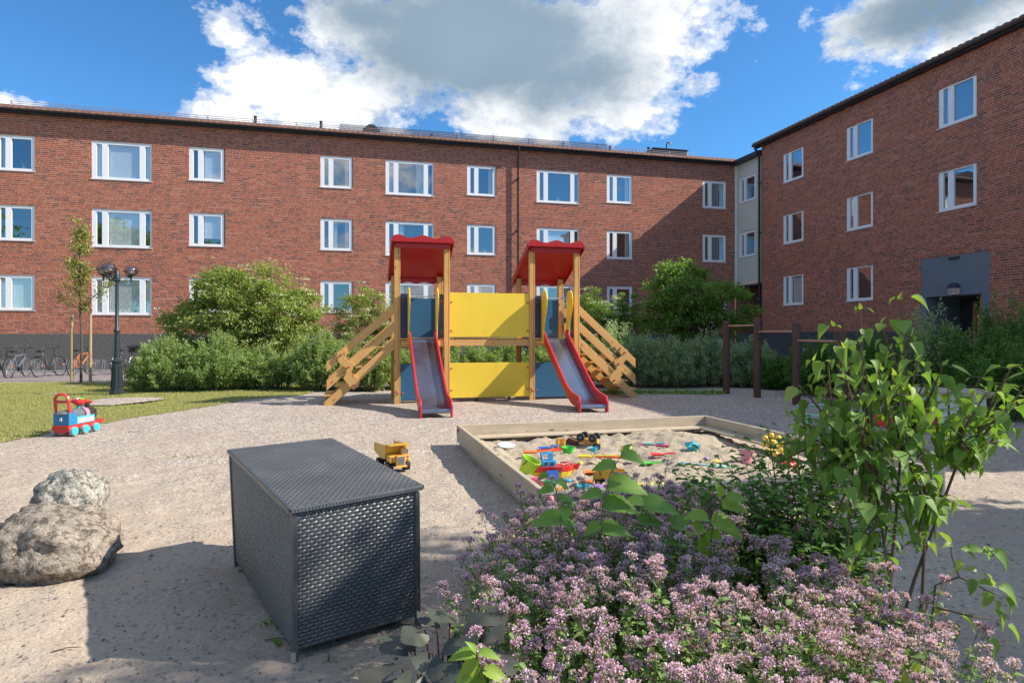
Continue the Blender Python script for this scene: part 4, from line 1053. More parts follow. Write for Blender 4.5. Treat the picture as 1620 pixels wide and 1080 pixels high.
for k, a in enumerate((R(166), R(262), R(48))):
    d = Vector((math.cos(a), math.sin(a), 0)); e_ = d*.34+Vector((0, 0, 3.0))
    m = MB(); m.tube([d*.04+Vector((0, 0, 2.80)), d*.16+Vector((0, 0, 2.80)), d*.27+Vector((0, 0, 2.88)), d*.30+Vector((0, 0, 2.90)), e_+Vector((0, 0, -.09))], .018, 8)
    m.tube([d*.04+Vector((0, 0, 2.93)), d*.34+Vector((0, 0, 2.90))], .012, 6)
    m.lathe([(.012, -.22), (.03, -.2), (.022, -.14), (.03, -.10), (.06, -.07)], tuple(e_), 10)
    arm = m.build('lamp_arm', M['lamp_green'], LPo, True)
    m = MB()
    for q in range(6):
        t = q*PI/3; m.tube([e_+Vector((.05*math.cos(t), .05*math.sin(t), -.08)), e_+Vector((.13*math.cos(t), .13*math.sin(t), -.02)), e_+Vector((.165*math.cos(t), .165*math.sin(t), .05))], .006, 4)
    m.tube([e_+Vector((.167*math.cos(t), .167*math.sin(t), .05)) for t in np.linspace(0, 2*PI, 25)[:-1]], .008, 5, closed=True)
    m.build('cage', M['black'], arm)
    m = MB(); m.sphere((e_.x, e_.y, e_.z+.06), .155, 20, 12, sz=.86); m.build('globe', M['smoked'], arm, True, ang=80)
    m = MB(); m.sphere((e_.x, e_.y, e_.z-.0), .075, 14, 8); m.lathe([(.05, -.06), (.05, .1), (.02, .12)], tuple(e_), 10); m.build('reflector', M['galv'], arm, True)

# ------------------------------------------------------------------ brown posts with pull-up bars
PB = root('pull_up_bars', 'row of four brown round posts linked by stepped pinkish bars on the shaded gravel', 'pull-up bars', (5.42, 15.96, 0))
ps_ = [((1149, 622), 1.83, 1.70), ((1198, 628), 1.90, 1.55), ((1260, 640), 1.72, 1.36), ((1333, 657), 1.55, None)]
pp = [G(*a) for a, _, _ in ps_]
for k, (_, h, _) in enumerate(ps_):
    m = MB(); q = pp[k]-PB.location; r = .085
    m.lathe([(r, -.1), (r, h-.03), (r*.85, h), (.01, h+.005)], (q.x, q.y, 0), 18); m.build('post', M['brownpost'], PB, True)
for k in range(3):
    m = MB(); a = pp[k]-PB.location; b = pp[k+1]-PB.location; z = ps_[k][2]; d = (b-a).normalized()*.08
    m.cyl((a.x+d.x, a.y+d.y, z), (b.x-d.x, b.y-d.y, z), .022, 10); m.build('bar', M['copper'], PB, True)
# pale green low frame
fa = [G(1262, 641, .12), G(1344, 641, .12), G(1352, 657, .12), G(1277, 657, .12)]
GF = root('low_frame', 'low pale green metal tube frame on gravel behind the lilac', 'frame', (fa[0].x, fa[0].y, 0)); q = Vector((fa[0].x, fa[0].y, 0))
m = MB(); m.tube([v-q for v in fa], .028, 8, closed=True); m.build('rail', M['paleg'], GF)
for v in fa: m = MB(); m.cyl(v-q, Vector((v.x, v.y, -.05))-q, .022, 8); m.build('leg', M['paleg'], GF)
# pale bench like panel and red rocker, half hidden
q = G(1530, 684); BN = root('picnic_table', 'pale topped table on brown crossed legs behind lilac leaves at right', 'table', (q.x, q.y, 0), R(-20))
m = MB()
m.box(-.75, .22, -.1, -.04, .12, .60); m.build('side_board', M['twhite'], BN, bevel=.01)
m = MB(); m.box(-.8, .30, -.3, .5, .60, .64); m.build('table_top', M['px'], BN, bevel=.01)
for xx in (.24, -.78):
    for s_ in (-1, 1):
        m = MB(); m.add([(xx, -s_*.28-.04, 0), (xx, -s_*.28+.04, 0), (xx, s_*.16+.04, .6), (xx, s_*.16-.04, .6), (xx+.05, -s_*.28-.04, 0), (xx+.05, -s_*.28+.04, 0), (xx+.05, s_*.16+.04, .6), (xx+.05, s_*.16-.04, .6)],
              [(0, 1, 2, 3), (4, 7, 6, 5), (0, 4, 5, 1), (1, 5, 6, 2), (2, 6, 7, 3), (3, 7, 4, 0)]); m.build('leg', M['brownpost'], BN)
q = G(1435, 715); RK = root('spring_rocker', 'red spring rocker half hidden by the lilac beside the sandpit corner', 'spring rocker', (q.x, q.y, 0), R(25))
m = MB(); m.prism([(-.45, .36), (-.3, .31), (.3, .31), (.45, .40), (.50, .52), (.40, .46), (.25, .37), (-.25, .37), (-.4, .48), (-.48, .50)], 'y', -.13, .13); m.build('seat', M['red'], RK, bevel=.01)
m = MB(); m.tube([(.09*math.cos(t), .09*math.sin(t), t*.3/44) for t in np.linspace(0, 44, 120)], .012, 6); m.build('spring', M['black'], RK, True)
m = MB(); m.cyl((.28, -.2, .58), (.28, .2, .58), .018, 8); m.cyl((.28, 0, .36), (.28, 0, .58), .02, 8); m.build('handle', M['black'], RK, True)

# ------------------------------------------------------------------ bicycles and racks
def bicycle(name, label, loc, rz, frame, rim, basket=False, lean=.06, fender=None, female=False):
    b = root(name, label, 'bicycle', loc, rz, 'bicycles parked along the brick facade', rx=lean)
    Rr = .335
    def wheel(x, steer=0):
        m = MB(); pts = [(x+Rr*math.cos(t)*math.cos(steer), Rr*math.cos(t)*math.sin(steer), Rr+Rr*math.sin(t)) for t in np.linspace(0, 2*PI, 37)[:-1]]
        m.tube(pts, .019, 6, closed=True); w = m.build('wheel', M['rubber'], b, True)
        m = MB(); pts = [(x+(Rr-.026)*math.cos(t)*math.cos(steer), (Rr-.026)*math.cos(t)*math.sin(steer), Rr+(Rr-.026)*math.sin(t)) for t in np.linspace(0, 2*PI, 37)[:-1]]
        m.tube(pts, .010, 5, closed=True)
        for k in range(18):
            t = 2*PI*k/18+.1; m.tube([(x, .02*(-1)**k, Rr), (x+(Rr-.02)*math.cos(t)*math.cos(steer), (Rr-.02)*math.cos(t)*math.sin(steer), Rr+(Rr-.02)*math.sin(t))], .0022, 3)
        m.cyl((x, -.05, Rr), (x, .05, Rr), .022, 8); m.build('rim', M[rim], w, True)
        if fender:
            m = MB(); pts = [(x+(Rr+.03)*math.cos(t), 0, Rr+(Rr+.03)*math.sin(t)) for t in np.linspace(.3, 2.9, 14)]; m.tube(pts, .02, 6); m.build('mudguard', M[fender], b, True)
        m = MB(); m.box(x+.16, x+.21, -.012, .012, Rr+.04, Rr+.09); m.build('reflector', M['torange'], w)
    wheel(-.52); wheel(.53)
    bb = (-.06, 0, .29); st = (-.22, 0, .72); hd = (.33, 0, .80); hl = (.37, 0, .66); rw = (-.52, 0, .335); fw = (.53, 0, .335)
    m = MB()
    m.tube([bb, st], .017, 8); m.tube([hd, hl], .02, 8); m.tube([bb, hl], .018, 8)
    if female: m.tube([(-.14, 0, .48), (.1, 0, .50), hd], .014, 8)
    else: m.tube([st, hd], .016, 8)
    for s_ in (-.045, .045):
        m.tube([(bb[0], s_*.6, bb[2]), (rw[0], s_, rw[2])], .010, 6); m.tube([(st[0], s_*.4, st[2]-.03), (rw[0], s_, rw[2])], .009, 6)
        m.tube([hl, (hl[0]+.02, s_, hl[2]-.05), (fw[0], s_, fw[2])], .011, 6)
    m.build('frame', M[frame], b, True)
    m = MB(); m.tube([st, (-.27, 0, .86)], .013, 6); m.build('seat_post', M['galv'], b, True)
    m = MB(); m.prism([(-.42, -.09), (-.40, -.11), (-.30, -.06), (-.15, -.025), (-.13, 0), (-.15, .025), (-.30, .06), (-.40, .11), (-.42, .09)], 'z', .87, .93); m.build('saddle', M['black'], b, bevel=.02)
    m = MB(); m.tube([hd, (.31, 0, .98)], .013, 6); m.tube([(.17, -.29, 1.02), (.27, -.24, 1.06), (.33, -.1, 1.0), (.31, 0, .98), (.33, .1, 1.0), (.27, .24, 1.06), (.17, .29, 1.02)], .012, 6); m.build('handlebar', M['black'], b, True)
    m = MB(); m.lathe([(.09, -.006), (.09, .006)], (0, 0, 0), 16); mm = Matrix.Translation((bb[0], -.04, bb[2])) @ Matrix.Rotation(PI/2, 4, 'X'); m.v = [tuple(mm @ Vector(v)) for v in m.v]
    m.tube([(bb[0], -.05, bb[2]), (bb[0]+.1, -.08, bb[2]-.13)], .009, 5); m.box(bb[0]+.06, bb[0]+.14, -.16, -.08, bb[2]-.15, bb[2]-.13)
    m.tube([(bb[0], .05, bb[2]), (bb[0]-.1, .08, bb[2]+.13)], .009, 5); m.box(bb[0]-.14, bb[0]-.06, .08, .16, bb[2]+.12, bb[2]+.14)
    m.build('crank', M['black'], b)
    m = MB(); m.tube([(-.25, 0, .74), (-.62, 0, .72)], .01, 5); m.box(-.68, -.3, -.06, .06, .715, .73); m.build('luggage_rack', M['black'], b)
    if basket:
        m = MB(); n_ = 8
        for zz in (.82, .90, .98, 1.06): m.tube([(.38, -.18, zz), (.66, -.18, zz), (.66, .18, zz), (.38, .18, zz)], .006, 4, closed=True)
        for k in range(n_): 
            for yy in (-.18, .18): x_ = .38+.28*k/(n_-1); m.tube([(x_, yy, .80), (x_, yy, 1.06)], .006, 4)
            y_ = -.18+.36*k/(n_-1); m.tube([(.66, y_, .80), (.66, y_, 1.06)], .006, 4); m.tube([(.38, y_, .80), (.38, y_, 1.06)], .006, 4)
        m.box(.39, .65, -.17, .17, .80, .81); m.box(.42, .62, -.15, .15, .82, 1.0); m.build('basket', M['black'], b)
    return b
hdg = TA+PI/2
def bk(px, py): q = G(px, py); return q + Vector((math.cos(hdg), math.sin(hdg), 0))*.52
M['silverframe'] = plain('grey_blue_frame', (.16, .19, .22), .35, bump=0); M['redframe'] = plain('dark_red_frame', (.22, .05, .05), .35, bump=0)
bicycle('bicycle', 'dark bicycle cut by the left edge with a red rear carrier light', bk(-12, 597), hdg+.05, 'black', 'galv', fender='black')
bicycle('bicycle', 'grey bicycle with pale rims, second from the left edge', bk(15, 598), hdg-.07, 'silverframe', 'galv')
bicycle('bicycle', 'black bicycle with curved handlebar left of the sapling stakes', bk(68, 597), hdg-.22, 'black', 'galv', female=True, lean=-.1, fender='black')
bicycle('bicycle', 'bright orange bicycle behind the sapling and its stakes', bk(118, 594), hdg-.16, 'torange', 'galv')
bicycle('bicycle', 'dark bicycle with black front basket right behind the lamp post', bk(190, 593), hdg-.25, 'black', 'galv', basket=True, fender='galv', female=True)
def rack(name, label, u0, n, y, pitch=.36, loc=None, rz=TA, mat='galv', grp='bicycle racks'):
    r_ = root(name, label, 'bike rack', loc, rz, grp)
    m = MB(); m.box(0, n*pitch, -.02, .02, .0, .03); m.box(0, n*pitch, .33, .37, .0, .03); m.build('base_rail', M[mat], r_)
    for k in range(n):
        x = (k+.5)*pitch; m = MB()
        for s_ in (-.04, .04): m.tube([(x+s_, 0, .02), (x+s_, .02, .42), (x+s_, .08, .50), (x+s_, .15, .42), (x+s_, .35, .02)], .009, 5)
        m.build('hoop', M[mat], r_, True)
for k, (a, n) in enumerate(((uL(-20), 13), (uL(135), 12))):
    p = LO+LT*a-LN*1.75; rack('bicycle_rack', ['low galvanised bike rack between the bicycles at far left', 'low galvanised bike rack behind the lamp post'][k], 0, n, 0, loc=(p.x, p.y, 0))
p = RO+RT*uR(1286)-RN*.5
RKW = root('bike_stand', 'white tubular bicycle stand against the dark plinth of the side building', 'bike rack', (p.x, p.y, 0), RA)
for k in range(4):
    m = MB(); x = k*.42; m.tube([(x, 0, 0), (x, 0, .78), (x+.05, 0, .84), (x+.25, 0, .84), (x+.3, 0, .78), (x+.3, 0, 0)], .018, 6); m.build('hoop', M['twhite'], RKW, True)
m = MB(); m.cyl((0, 0, .1), (1.6, 0, .1), .018, 6); m.cyl((0, 0, .6), (1.6, 0, .6), .012, 6); m.build('rail', M['twhite'], RKW)
# trellis behind the small tree
q = at(1094, 560, 27.5); TR = root('trellis', 'pale diamond lattice trellis with white post under the small tree', 'trellis', (q.x, q.y, 0), TA)
m = MB(); w_, h_ = .95, 1.75
for k in range(-8, 9):
    for s_ in (-1, 1):
        x0_ = k*.17; pts = []
        a = Vector((x0_, 0, .25)); b = Vector((x0_+s_*h_*.6, 0, .25+h_))
        ts = [(0-a.x)/(b.x-a.x), (w_-a.x)/(b.x-a.x)]; lo_, hi_ = max(0, min(ts)), min(1, max(ts))
        if hi_ > lo_: p0 = a.lerp(b, lo_); p1 = a.lerp(b, hi_); d = Vector((0, .008*s_, 0)); m.tube([p0+d, p1+d], .016, 4)
m.build('lattice', plain('pale_lattice', (.5, .42, .42), .7), TR)
m = MB(); m.box(w_, w_+.07, -.035, .035, 0, 2.1); m.box(-.07, 0, -.035, .035, 0, 2.1); m.build('trellis_post', M['white'], TR)
# ------------------------------------------------------------------ ride-on train
q = Vector((-6.62, 9.30, 0)); A = R(86); TR_ = root('ride_on_train', 'red and blue plastic ride-on toy train at the lawn edge', 'ride-on toy', (q.x, q.y, .0), A)
# local x = forward
m = MB(); m.box(-.02, .60, -.13, .13, .09, .15); m.prism([(.55, .09), (.70, .12), (.70, .17), (.55, .15)], 'y', -.13, .13)
m.prism([(-.13, .15), (-.13, .10), (-.07, .04), (.07, .04), (.13, .10), (.13, .15)], 'x', -.035, -.005); m.build('chassis', M['tred'], TR_, bevel=.008)
m = MB(); m.box(-.02, .14, -.125, .125, .152, .335); m.build('tender', M['tblue2'] if 'tblue2' in M else toy('tblue2', (.01, .19, .38)), TR_, bevel=.008)
m = MB(); m.box(-.03, -.021, -.015, .015, .22, .27); m.build('badge', M['twhite'], TR_)
m = MB(); m.box(.142, .52, -.11, .11, .152, .26); m.build('body', M['tcyan'], TR_, bevel=.01)
m = MB(); m.box(.17, .48, -.116, .116, .17, .235); m.build('side_decal', M['twhite'], TR_)
m = MB(); m.tube([(.12, 0, .285), (.34, 0, .285)], .092, 14); m.sphere((.02, 0, .33), .1, 12, 8, sx=1, sy=1, sz=.35); m.build('seat', M['tsmoke'], TR_, True)
m = MB(); m.tube([(.44, 0, .27), (.58, 0, .27), (.60, 0, .27)], [.10, .10, .085], 16); m.lathe([(.035, .34), (.035, .42), (.045, .44), (.045, .46)], (.50, 0, 0), 12); m.build('boiler', M['tblack'], TR_, True)
m = MB(); m.tube([(.36, 0, .275), (.435, 0, .275)], .102, 16); m.build('boiler_band', M['tlpink'], TR_, True)
m = MB(); m.cyl((.34, 0, .30), (.34, 0, .43), .035, 12); m.build('steering_column', M['tcyan'], TR_, True)
m = MB(); m.lathe([(.03, .40), (.06, .43), (.10, .455), (.10, .50), (.08, .51)], (.34, 0, 0), 14); m.tube([(.34, -.20, .465), (.34, .20, .465)], .016, 8); w_ = m.build('steering_wheel', M['tred'], TR_, True)
m = MB(); m.box(.30, .38, -.05, -.02, .51, .525); m.build('button', M['tgreen'], w_); m = MB(); m.box(.30, .38, .01, .05, .51, .525); m.build('button', M['twhite'], w_)
m = MB(); pts = [(.02, -.105, .33), (.0, -.108, .48)] + [(-.01, -.105*math.cos(t), .52+.095*math.sin(t)) for t in np.linspace(0, PI, 9)] + [(.0, .108, .48), (.02, .105, .33)]
m.tube(pts, .021, 8); m.cyl((-.005, -.1, .50), (-.005, .1, .50), .022, 8); m.build('push_handle', M['tlred'] if 'tlred' in M else toy('tlred', (.66, .05, .045)), TR_, True)
for x in (.05, .27, .49):
    for s_ in (-1, 1):
        m = MB(); m.cyl((x, s_*.115, .065), (x, s_*.165, .065), .067, 18); wh = m.build('wheel', toy('tgreywheel', (.30, .32, .34)), TR_, True)
        m = MB(); m.cyl((x, s_*.165, .065), (x, s_*.172, .065), .058, 18)
        for k in range(5): t = 2*PI*k/5; m.tube([(x, s_*.174, .065), (x+.05*math.cos(t), s_*.174, .065+.05*math.sin(t))], .006, 5)
        m.build('hub', M['tcyan'], wh, True)

# ------------------------------------------------------------------ dump truck
def dump_truck(name, label, loc, rz, s=1.0, body='tgold', rx=0, grp=None):
    d = root(name, label, 'toy truck', loc, rz, grp, rx=rx); d.scale = (s, s, s)
    m = MB(); m.box(-.22, .17, -.05, .05, .05, .085); m.build('chassis', M['tblack'], d)
    # dump body: open wedge
    m = MB(); t = .008
    prof = [(-.26, .19), (-.26, .135), (-.06, .10), (.05, .10), (.07, .21), (.14, .235), (.14, .25), (.05, .245)]
    for s_ in (-1, 1): m.prism([(-.26, .235), (-.26, .15), (-.07, .10), (.06, .11), (.08, .25)], 'y', s_*.105-t/2, s_*.105+t/2)
    m.prism([(-.26, .15), (-.07, .10), (.06, .11), (.06, .118), (-.07, .108), (-.26, .158)], 'y', -.105, .105)
    m.prism([(.06, .11), (.08, .25), (.19, .255), (.19, .262), (.073, .258), (.052, .11)], 'y', -.115, .115); m.build('dump_body', M['tmustard'], d, bevel=.003)
    m = MB(); m.box(.07, .17, -.10, .10, .09, .155); m.box(.165, .205, -.045, .045, .05, .16); m.box(.09, .155, .03, .10, .155, .22)
    m.box(.20, .215, -.06, .06, .045, .062); m.build('cab', M[body], d, bevel=.004)
    m = MB(); m.box(.206, .209, -.034, .034, .07, .105); m.box(.206, .209, -.034, .034, .11, .148); m.box(.156, .159, .04, .092, .17, .21); m.build('grille', M['tsmoke'], d)
    m = MB()
    for s_ in (-1, 1):
        for z in (.105, .135): m.cyl((.17, s_*.08, z), (.174, s_*.08, z), .008, 8)
    m.build('headlights', M['tblack'], d)
    for x in (-.14, .11):
        for s_ in (-1, 1):
            m = MB(); m.cyl((x, s_*.06, .045), (x, s_*.115, .045), .052, 16); w = m.build('wheel', M['rubber'], d, True)
            m = MB(); m.cyl((x, s_*.115, .045), (x, s_*.118, .045), .025, 12); m.build('hub', M[body], w)
    return d
q = G(622, 744); dump_truck('toy_dump_truck', 'yellow toy dump truck on gravel behind the wicker box', (q.x-.02, q.y+.12, .0), R(-58), 1.12)

# ------------------------------------------------------------------ sand toys
SG = 'toys scattered in the sandpit'
def T(name, label, cat, px, py, rz=0, rx=0, ry=0, dz=0, sc_=1.0):
    p = on_sand(px, py); r_ = root(name, label, cat, (p.x, p.y, p.z+dz), rz, SG, rx, ry); r_.scale = (sc_,)*3; return r_
def shovel(label, px, py, rz, mat, L=.30, tilt=.06, mat2=None):
    r_ = T('toy_shovel', label, 'toy shovel', px, py, rz, 0, tilt, .015)
    m = MB(); o = [(-.07, -.045), (-.045, -.05), (.06, -.045), (.075, -.02), (.075, .02), (.06, .045), (-.045, .05), (-.07, .045)]
    vs = []; 
    for (x, y) in o: vs.append((x, y, .012+abs(y)*.35-.012*(x > 0)*0))
    m.add([*vs, *[(a, b, c+.006) for a, b, c in vs], (-.07, 0, .004), (.075, 0, .004), (-.07, 0, .010), (.075, 0, .010)],
          [(0, 1, 2, 3, 17, 16), (17, 4, 5, 6, 7, 16), (8, 18, 19, 11, 10, 9), (19, 18, 15, 14, 13, 12)] + [(i, i+8, (i+1) % 8+8, (i+1) % 8) for i in range(8) if i not in (3, 7)])
    m.build('blade', M[mat], r_)
    m = MB(); m.tube([(.06, 0, .012), (.10, 0, .03), (L-.05, 0, .035)], [.014, .010, .010], 8)
    m.tube([(L-.05, -.025, .035), (L-.05, .025, .035), (L, .025, .035), (L, -.025, .035)], .008, 6, closed=True); m.build('handle', M[mat2 or mat], r_, True)
    return r_
def bucket(label, px, py, mat, rz=0, rx=0, dz=0, s=1.0, name='toy_bucket', wire='tblack'):
    r_ = T(name, label, 'toy bucket', px, py, rz, rx, 0, dz, s)
    m = MB(); m.lathe([(.055, 0), (.085, .16), (.092, .162), (.092, .172), (.083, .172), (.053, .006)], (0, 0, 0), 22, cap=False); m.lathe([(.055, .004), (.001, .004)], (0, 0, 0), 22, cap=False); m.build('bucket_body', M[mat], r_, True)
    m = MB(); m.tube([(.09*math.cos(t), .09*math.sin(t)*.35+.02, .165-.085*math.sin(t)) for t in np.linspace(0, PI, 12)], .004, 5); m.build('handle', M[wire], r_, True)
    return r_
def mould(label, px, py, mat, kind, rz=0, s=1.0, rx=0, cat='sand mould', dz=.0):
    r_ = T('sand_mould', label, cat, px, py, rz, rx, 0, dz, s); m = MB()
    if kind == 'star':
        o = [((.055 if k % 2 == 0 else .025)*math.cos(2*PI*k/10), (.055 if k % 2 == 0 else .025)*math.sin(2*PI*k/10)) for k in range(10)]
        m.prism(o, 'z', 0, .03); m.add([(*a, .03) for a in o]+[(0, 0, .05)], [(i, (i+1) % 10, 10) for i in range(10)])
    elif kind == 'cake':
        n = 28; rings = [(.045, 0), (.062, .05), (.066, .052), (.060, .052), (.042, .006)]
        vs = []; 
        for r, z in rings:
            for j in range(n): k = 1+.07*math.cos(j*PI); vs.append((r*k*math.cos(2*PI*j/n), r*k*math.sin(2*PI*j/n), z))
        fs = [(i*n+j, i*n+(j+1) % n, (i+1)*n+(j+1) % n, (i+1)*n+j) for i in range(len(rings)-1) for j in range(n)]
        m.add(vs, fs+[tuple(range(n))[::-1], tuple(range(4*n, 5*n))])
    elif kind == 'cup': m.lathe([(.03, 0), (.045, .05), (.048, .052), (.042, .052), (.028, .006)], (0, 0, 0), 18, cap=True)
    elif kind == 'castle':
        m.box(-.05, .05, -.05, .05, 0, .05)
        for a in (-.035, .035):
            for b in (-.035, .035): m.lathe([(.02, 0), (.018, .075)], (a, b, 0), 8); m.box(a-.018, a+.018, b-.004, b+.004, .075, .088)
        m.box(-.012, .012, -.012, .012, .05, .09)
    elif kind == 'disc': m.lathe([(.09, 0), (.095, .008), (.085, .016), (.075, .010), (.02, .010)], (0, 0, 0), 26)
    elif kind == 'dome': m.sphere((0, 0, 0), .045, 16, 8, sz=.8)
    elif kind == 'shell':
        n = 22; vs = [(0, -.04, .01)]+[(.06*math.cos(t)*(1+.05*(-1)**k), .06*math.sin(t)*(1+.05*(-1)**k)-.02, .012+.012*(k % 2)) for k, t in enumerate(np.linspace(-.2, PI+.2, n))]+[(0, 0, .045)]
        m.add(vs, [(i, i+1, n+1) for i in range(1, n)]+[(0, 1, n+1), (n, 0, n+1)])
    elif kind == 'fish':
        m.sphere((0, 0, .02), .05, 14, 8, sx=1.2, sy=.7, sz=.5); m.prism([(.05, 0), (.095, .035), (.085, 0), (.095, -.035)], 'z', .01, .03)
    elif kind == 'wheel':
        for q_ in range(8):
            t = 2*PI*q_/8; m.tube([(0, 0, .02), (.08*math.cos(t), .08*math.sin(t), .02)], .014, 6); m.sphere((.085*math.cos(t), .085*math.sin(t), .02), .026, 10, 6)
        m.lathe([(.035, 0), (.035, .05), (.015, .06)], (0, 0, 0), 14)
    m.build('mould_body', M[mat], r_, True)
    return r_
mould('white round lid lying on sand in the far left corner', 801, 709, 'twhite', 'disc', s=1.2, dz=.035, rx=R(8))
b = bucket('lime green bucket tipped against the left ledge', 828, 750, 'lime', R(75), R(28), -.01, 1.05)
mould('flat orange ring on the left ledge', 806, 741, 'torange', 'disc', s=.7)
mould('small blue clip on the left ledge corner', 746, 694, 'tblue', 'fish', s=.45)
# boat
bt_ = T('toy_boat', 'red and yellow toy boat with light blue cabin beside the lime bucket', 'toy boat', 872, 753, R(5), sc_=1.0)
def hull(m, z0, z1, k0, k1):
    def ring(z, k): return [(-.20*k, -.075*k, z), (.10*k, -.08*k, z), (.17*k, -.05*k, z), (.225*k, 0, z), (.17*k, .05*k, z), (.10*k, .08*k, z), (-.20*k, .075*k, z)]
    a = ring(z0, k0); b2 = ring(z1, k1); n = 7; m.add(a+b2, [tuple(range(n))[::-1], tuple(range(n, 2*n))]+[(i, (i+1) % n, n+(i+1) % n, n+i) for i in range(n)])
m = MB(); hull(m, 0, .055, .85, .97); m.build('hull', M['tyellow'], bt_, bevel=.005)
m = MB(); hull(m, .0555, .105, .97, 1.0); m.tube([(.1, -.06, .12), (.2, 0, .135), (.1, .06, .12)], .008, 6); m.build('deck', M['tred'], bt_, bevel=.005)
m = MB(); m.box(-.10, .04, -.055, .055, .106, .16); m.box(-.03, .015, -.03, .03, .16, .235); m.tube([(-.09, -.045, .16), (-.10, -.045, .22), (-.03, -.03, .23)], .009, 6); m.tube([(-.09, .045, .16), (-.10, .045, .22), (-.03, .03, .23)], .009, 6); cb_ = m.build('cabin', M['tsky'], bt_, bevel=.006)
m = MB(); m.box(-.07, -.045, -.058, -.0551, .12, .145); m.build('cabin_window', M['tblack'], cb_); m = MB(); m.box(-.01, .015, -.058, -.0551, .12, .145); m.build('cabin_window', M['tblack'], cb_)
r_ = T('toy_crate', 'square dark blue toy tub in front of the boat', 'toy tub', 874, 763, R(8), R(-20), dz=.01)
m = MB(); m.box(-.05, .05, -.045, -.04, .0, .10); m.box(-.05, .05, .04, .045, 0, .1); m.box(-.055, -.05, -.045, .045, 0, .1); m.box(.05, .055, -.045, .045, 0, .1); m.box(-.05, .05, -.04, .04, 0, .006); m.build('tub_body', M['tblue'], r_)
m = MB(); m.box(-.02, .02, -.046, -.0455, .0, .035); m.build('tub_notch', M['tblack'], r_)
shovel('long orange shovel lying flat behind the lime bucket', 838, 720, R(3), 'torange', .36, .0)
shovel('red shovel with broad blade beside the orange castle', 880, 716, R(190), 'tred', .26)
mould('orange castle mould at the back left', 887, 706, 'tgold', 'castle', s=1.1)
s_ = mould('bright green sieve with white spots', 899, 719, 'tgreen', 'cup', s=1.75)
mould('small cyan cup near the digger', 939, 715, 'tcyan', 'cup', s=1.1)
# digger
dg = T('toy_digger', 'yellow and black toy wheel loader lying wheels up in the back sand', 'toy digger', 930, 708, R(-25), 0, 0, .02)
m = MB(); m.box(-.10, .10, -.05, .05, .04, .10); m.box(-.04, .04, -.045, .045, .0, .04); m.prism([(.10, .05), (.14, .04), (.14, .10), (.10, .10)], 'y', -.045, .045); m.build('body', M['tgold'], dg, bevel=.005)
m = MB(); m.prism([(-.11, .06), (-.24, .10), (-.30, .05), (-.24, .03), (-.11, .04)], 'y', -.07, .07); m.build('bucket_arm', M['brownpost'], dg, bevel=.004)
for x, z in ((-.07, .125), (.09, .12)):
    for s_ in (-1, 1): m = MB(); m.cyl((x, s_*.055, z), (x, s_*.105, z), .05, 16); w = m.build('wheel', M['rubber'], dg, True); m = MB(); m.cyl((x, s_*.105, z), (x, s_*.109, z), .022, 12); m.build('hub', M['tsmoke'], w)
m = MB(); m.cyl((.14, -.12, .03), (.18, -.16, .03), .045, 14); m.build('loose_wheel', M['rubber'], dg, True)
shovel('yellow shovel with rounded scoop in the middle of the sand', 925, 727, R(-4), 'tyellow', .38, .0, 'tyellow')
shovel('deep red spade whose blade lies under a hanging leaf', 1005, 731, R(172), 'tred', .42, .0)
mould('red cup mould right of the boat', 912, 741, 'tred', 'cup', s=.9)
mould('small yellow striped ball mould half buried left of the middle', 918, 733, 'tyellow', 'dome', s=.7)
mould('pale yellow starfish mould', 991, 712, 'tstar', 'star', s=1.35)
shovel('small teal rake behind the pink shovel', 1025, 707, R(-2), 'tteal', .20, .0)
shovel('pink shovel lying flat at the back', 1048, 709, R(176), 'tpink', .28, .0)
shovel('red scoop in the middle right of the sand', 1040, 724, R(18), 'tred', .22, .03)
shovel('thin light green rake near the front middle', 1022, 738, R(8), 'tgreen', .24, .0)
mould('turquoise star shaped mould at the back right', 1095, 711, 'tcyan', 'star', s=1.7, rx=R(25), dz=.02)
mould('white and violet small dome mould', 1117, 726, 'tpurple', 'dome', s=.75)
mould('small yellow mould behind the teal spade', 1134, 731, 'tyellow', 'shell', s=.75)
shovel('long pale teal spade near the front right', 1140, 744, R(158), 'tpaleteal', .42, .0)
pt_ = bucket('pink watering pot lying on its side at right', 1180, 733, 'tlpink', R(140), R(12), .0, .85, 'watering_pot', 'tsmoke')
mould('large yellow sand wheel half hidden by leaves at the right ledge', 1222, 712, 'tyellow', 'wheel', s=1.3, rx=R(60), dz=.06)
mould('red sand wheel partly hidden by leaves', 1248, 742, 'tred', 'wheel', s=.9, rx=R(50), dz=.03)
mould('pink boat shaped mould in the front left corner', 853, 766, 'tpink', 'fish', s=1.5, rz=R(160))
wc = T('watering_can', 'dark green toy watering can in the front left corner', 'watering can', 868, 776, R(20))
m = MB(); m.lathe([(.045, 0), (.05, .09), (.03, .10)], (0, 0, 0), 16); m.tube([(.045, 0, .03), (.10, 0, .09)], [.012, .008], 8); m.build('can_body', M['tdgreen'], wc, True)
m = MB(); m.tube([(-.04, 0, .09), (-.08, 0, .10), (-.09, 0, .05), (-.048, 0, .02)], .008, 6); m.build('handle', M['tdgreen'], wc, True)
mould('orange and yellow duck shaped mould beside the green can', 886, 777, 'tgold', 'fish', s=.95, rz=R(70))
mould('cyan fluted cake mould near the front ledge', 923, 776, 'tcyan', 'cake', s=1.0)
mould('lilac cup tipped over next to the cyan cake mould', 946, 773, 'tpurple', 'shell', s=1.2)
mould('orange shell mould behind the cyan cake mould', 930, 764, 'torange', 'shell', s=.9)
dump_truck('toy_truck', 'toy truck with thick black tyres half hidden behind a large serrated leaf', tuple(on_sand(960, 766)), R(160), .62, 'tmustard')
r_ = T('toy_roller', 'yellow plastic tube toy by the front ledge', 'toy tube', 998, 775, R(-10), dz=.04)
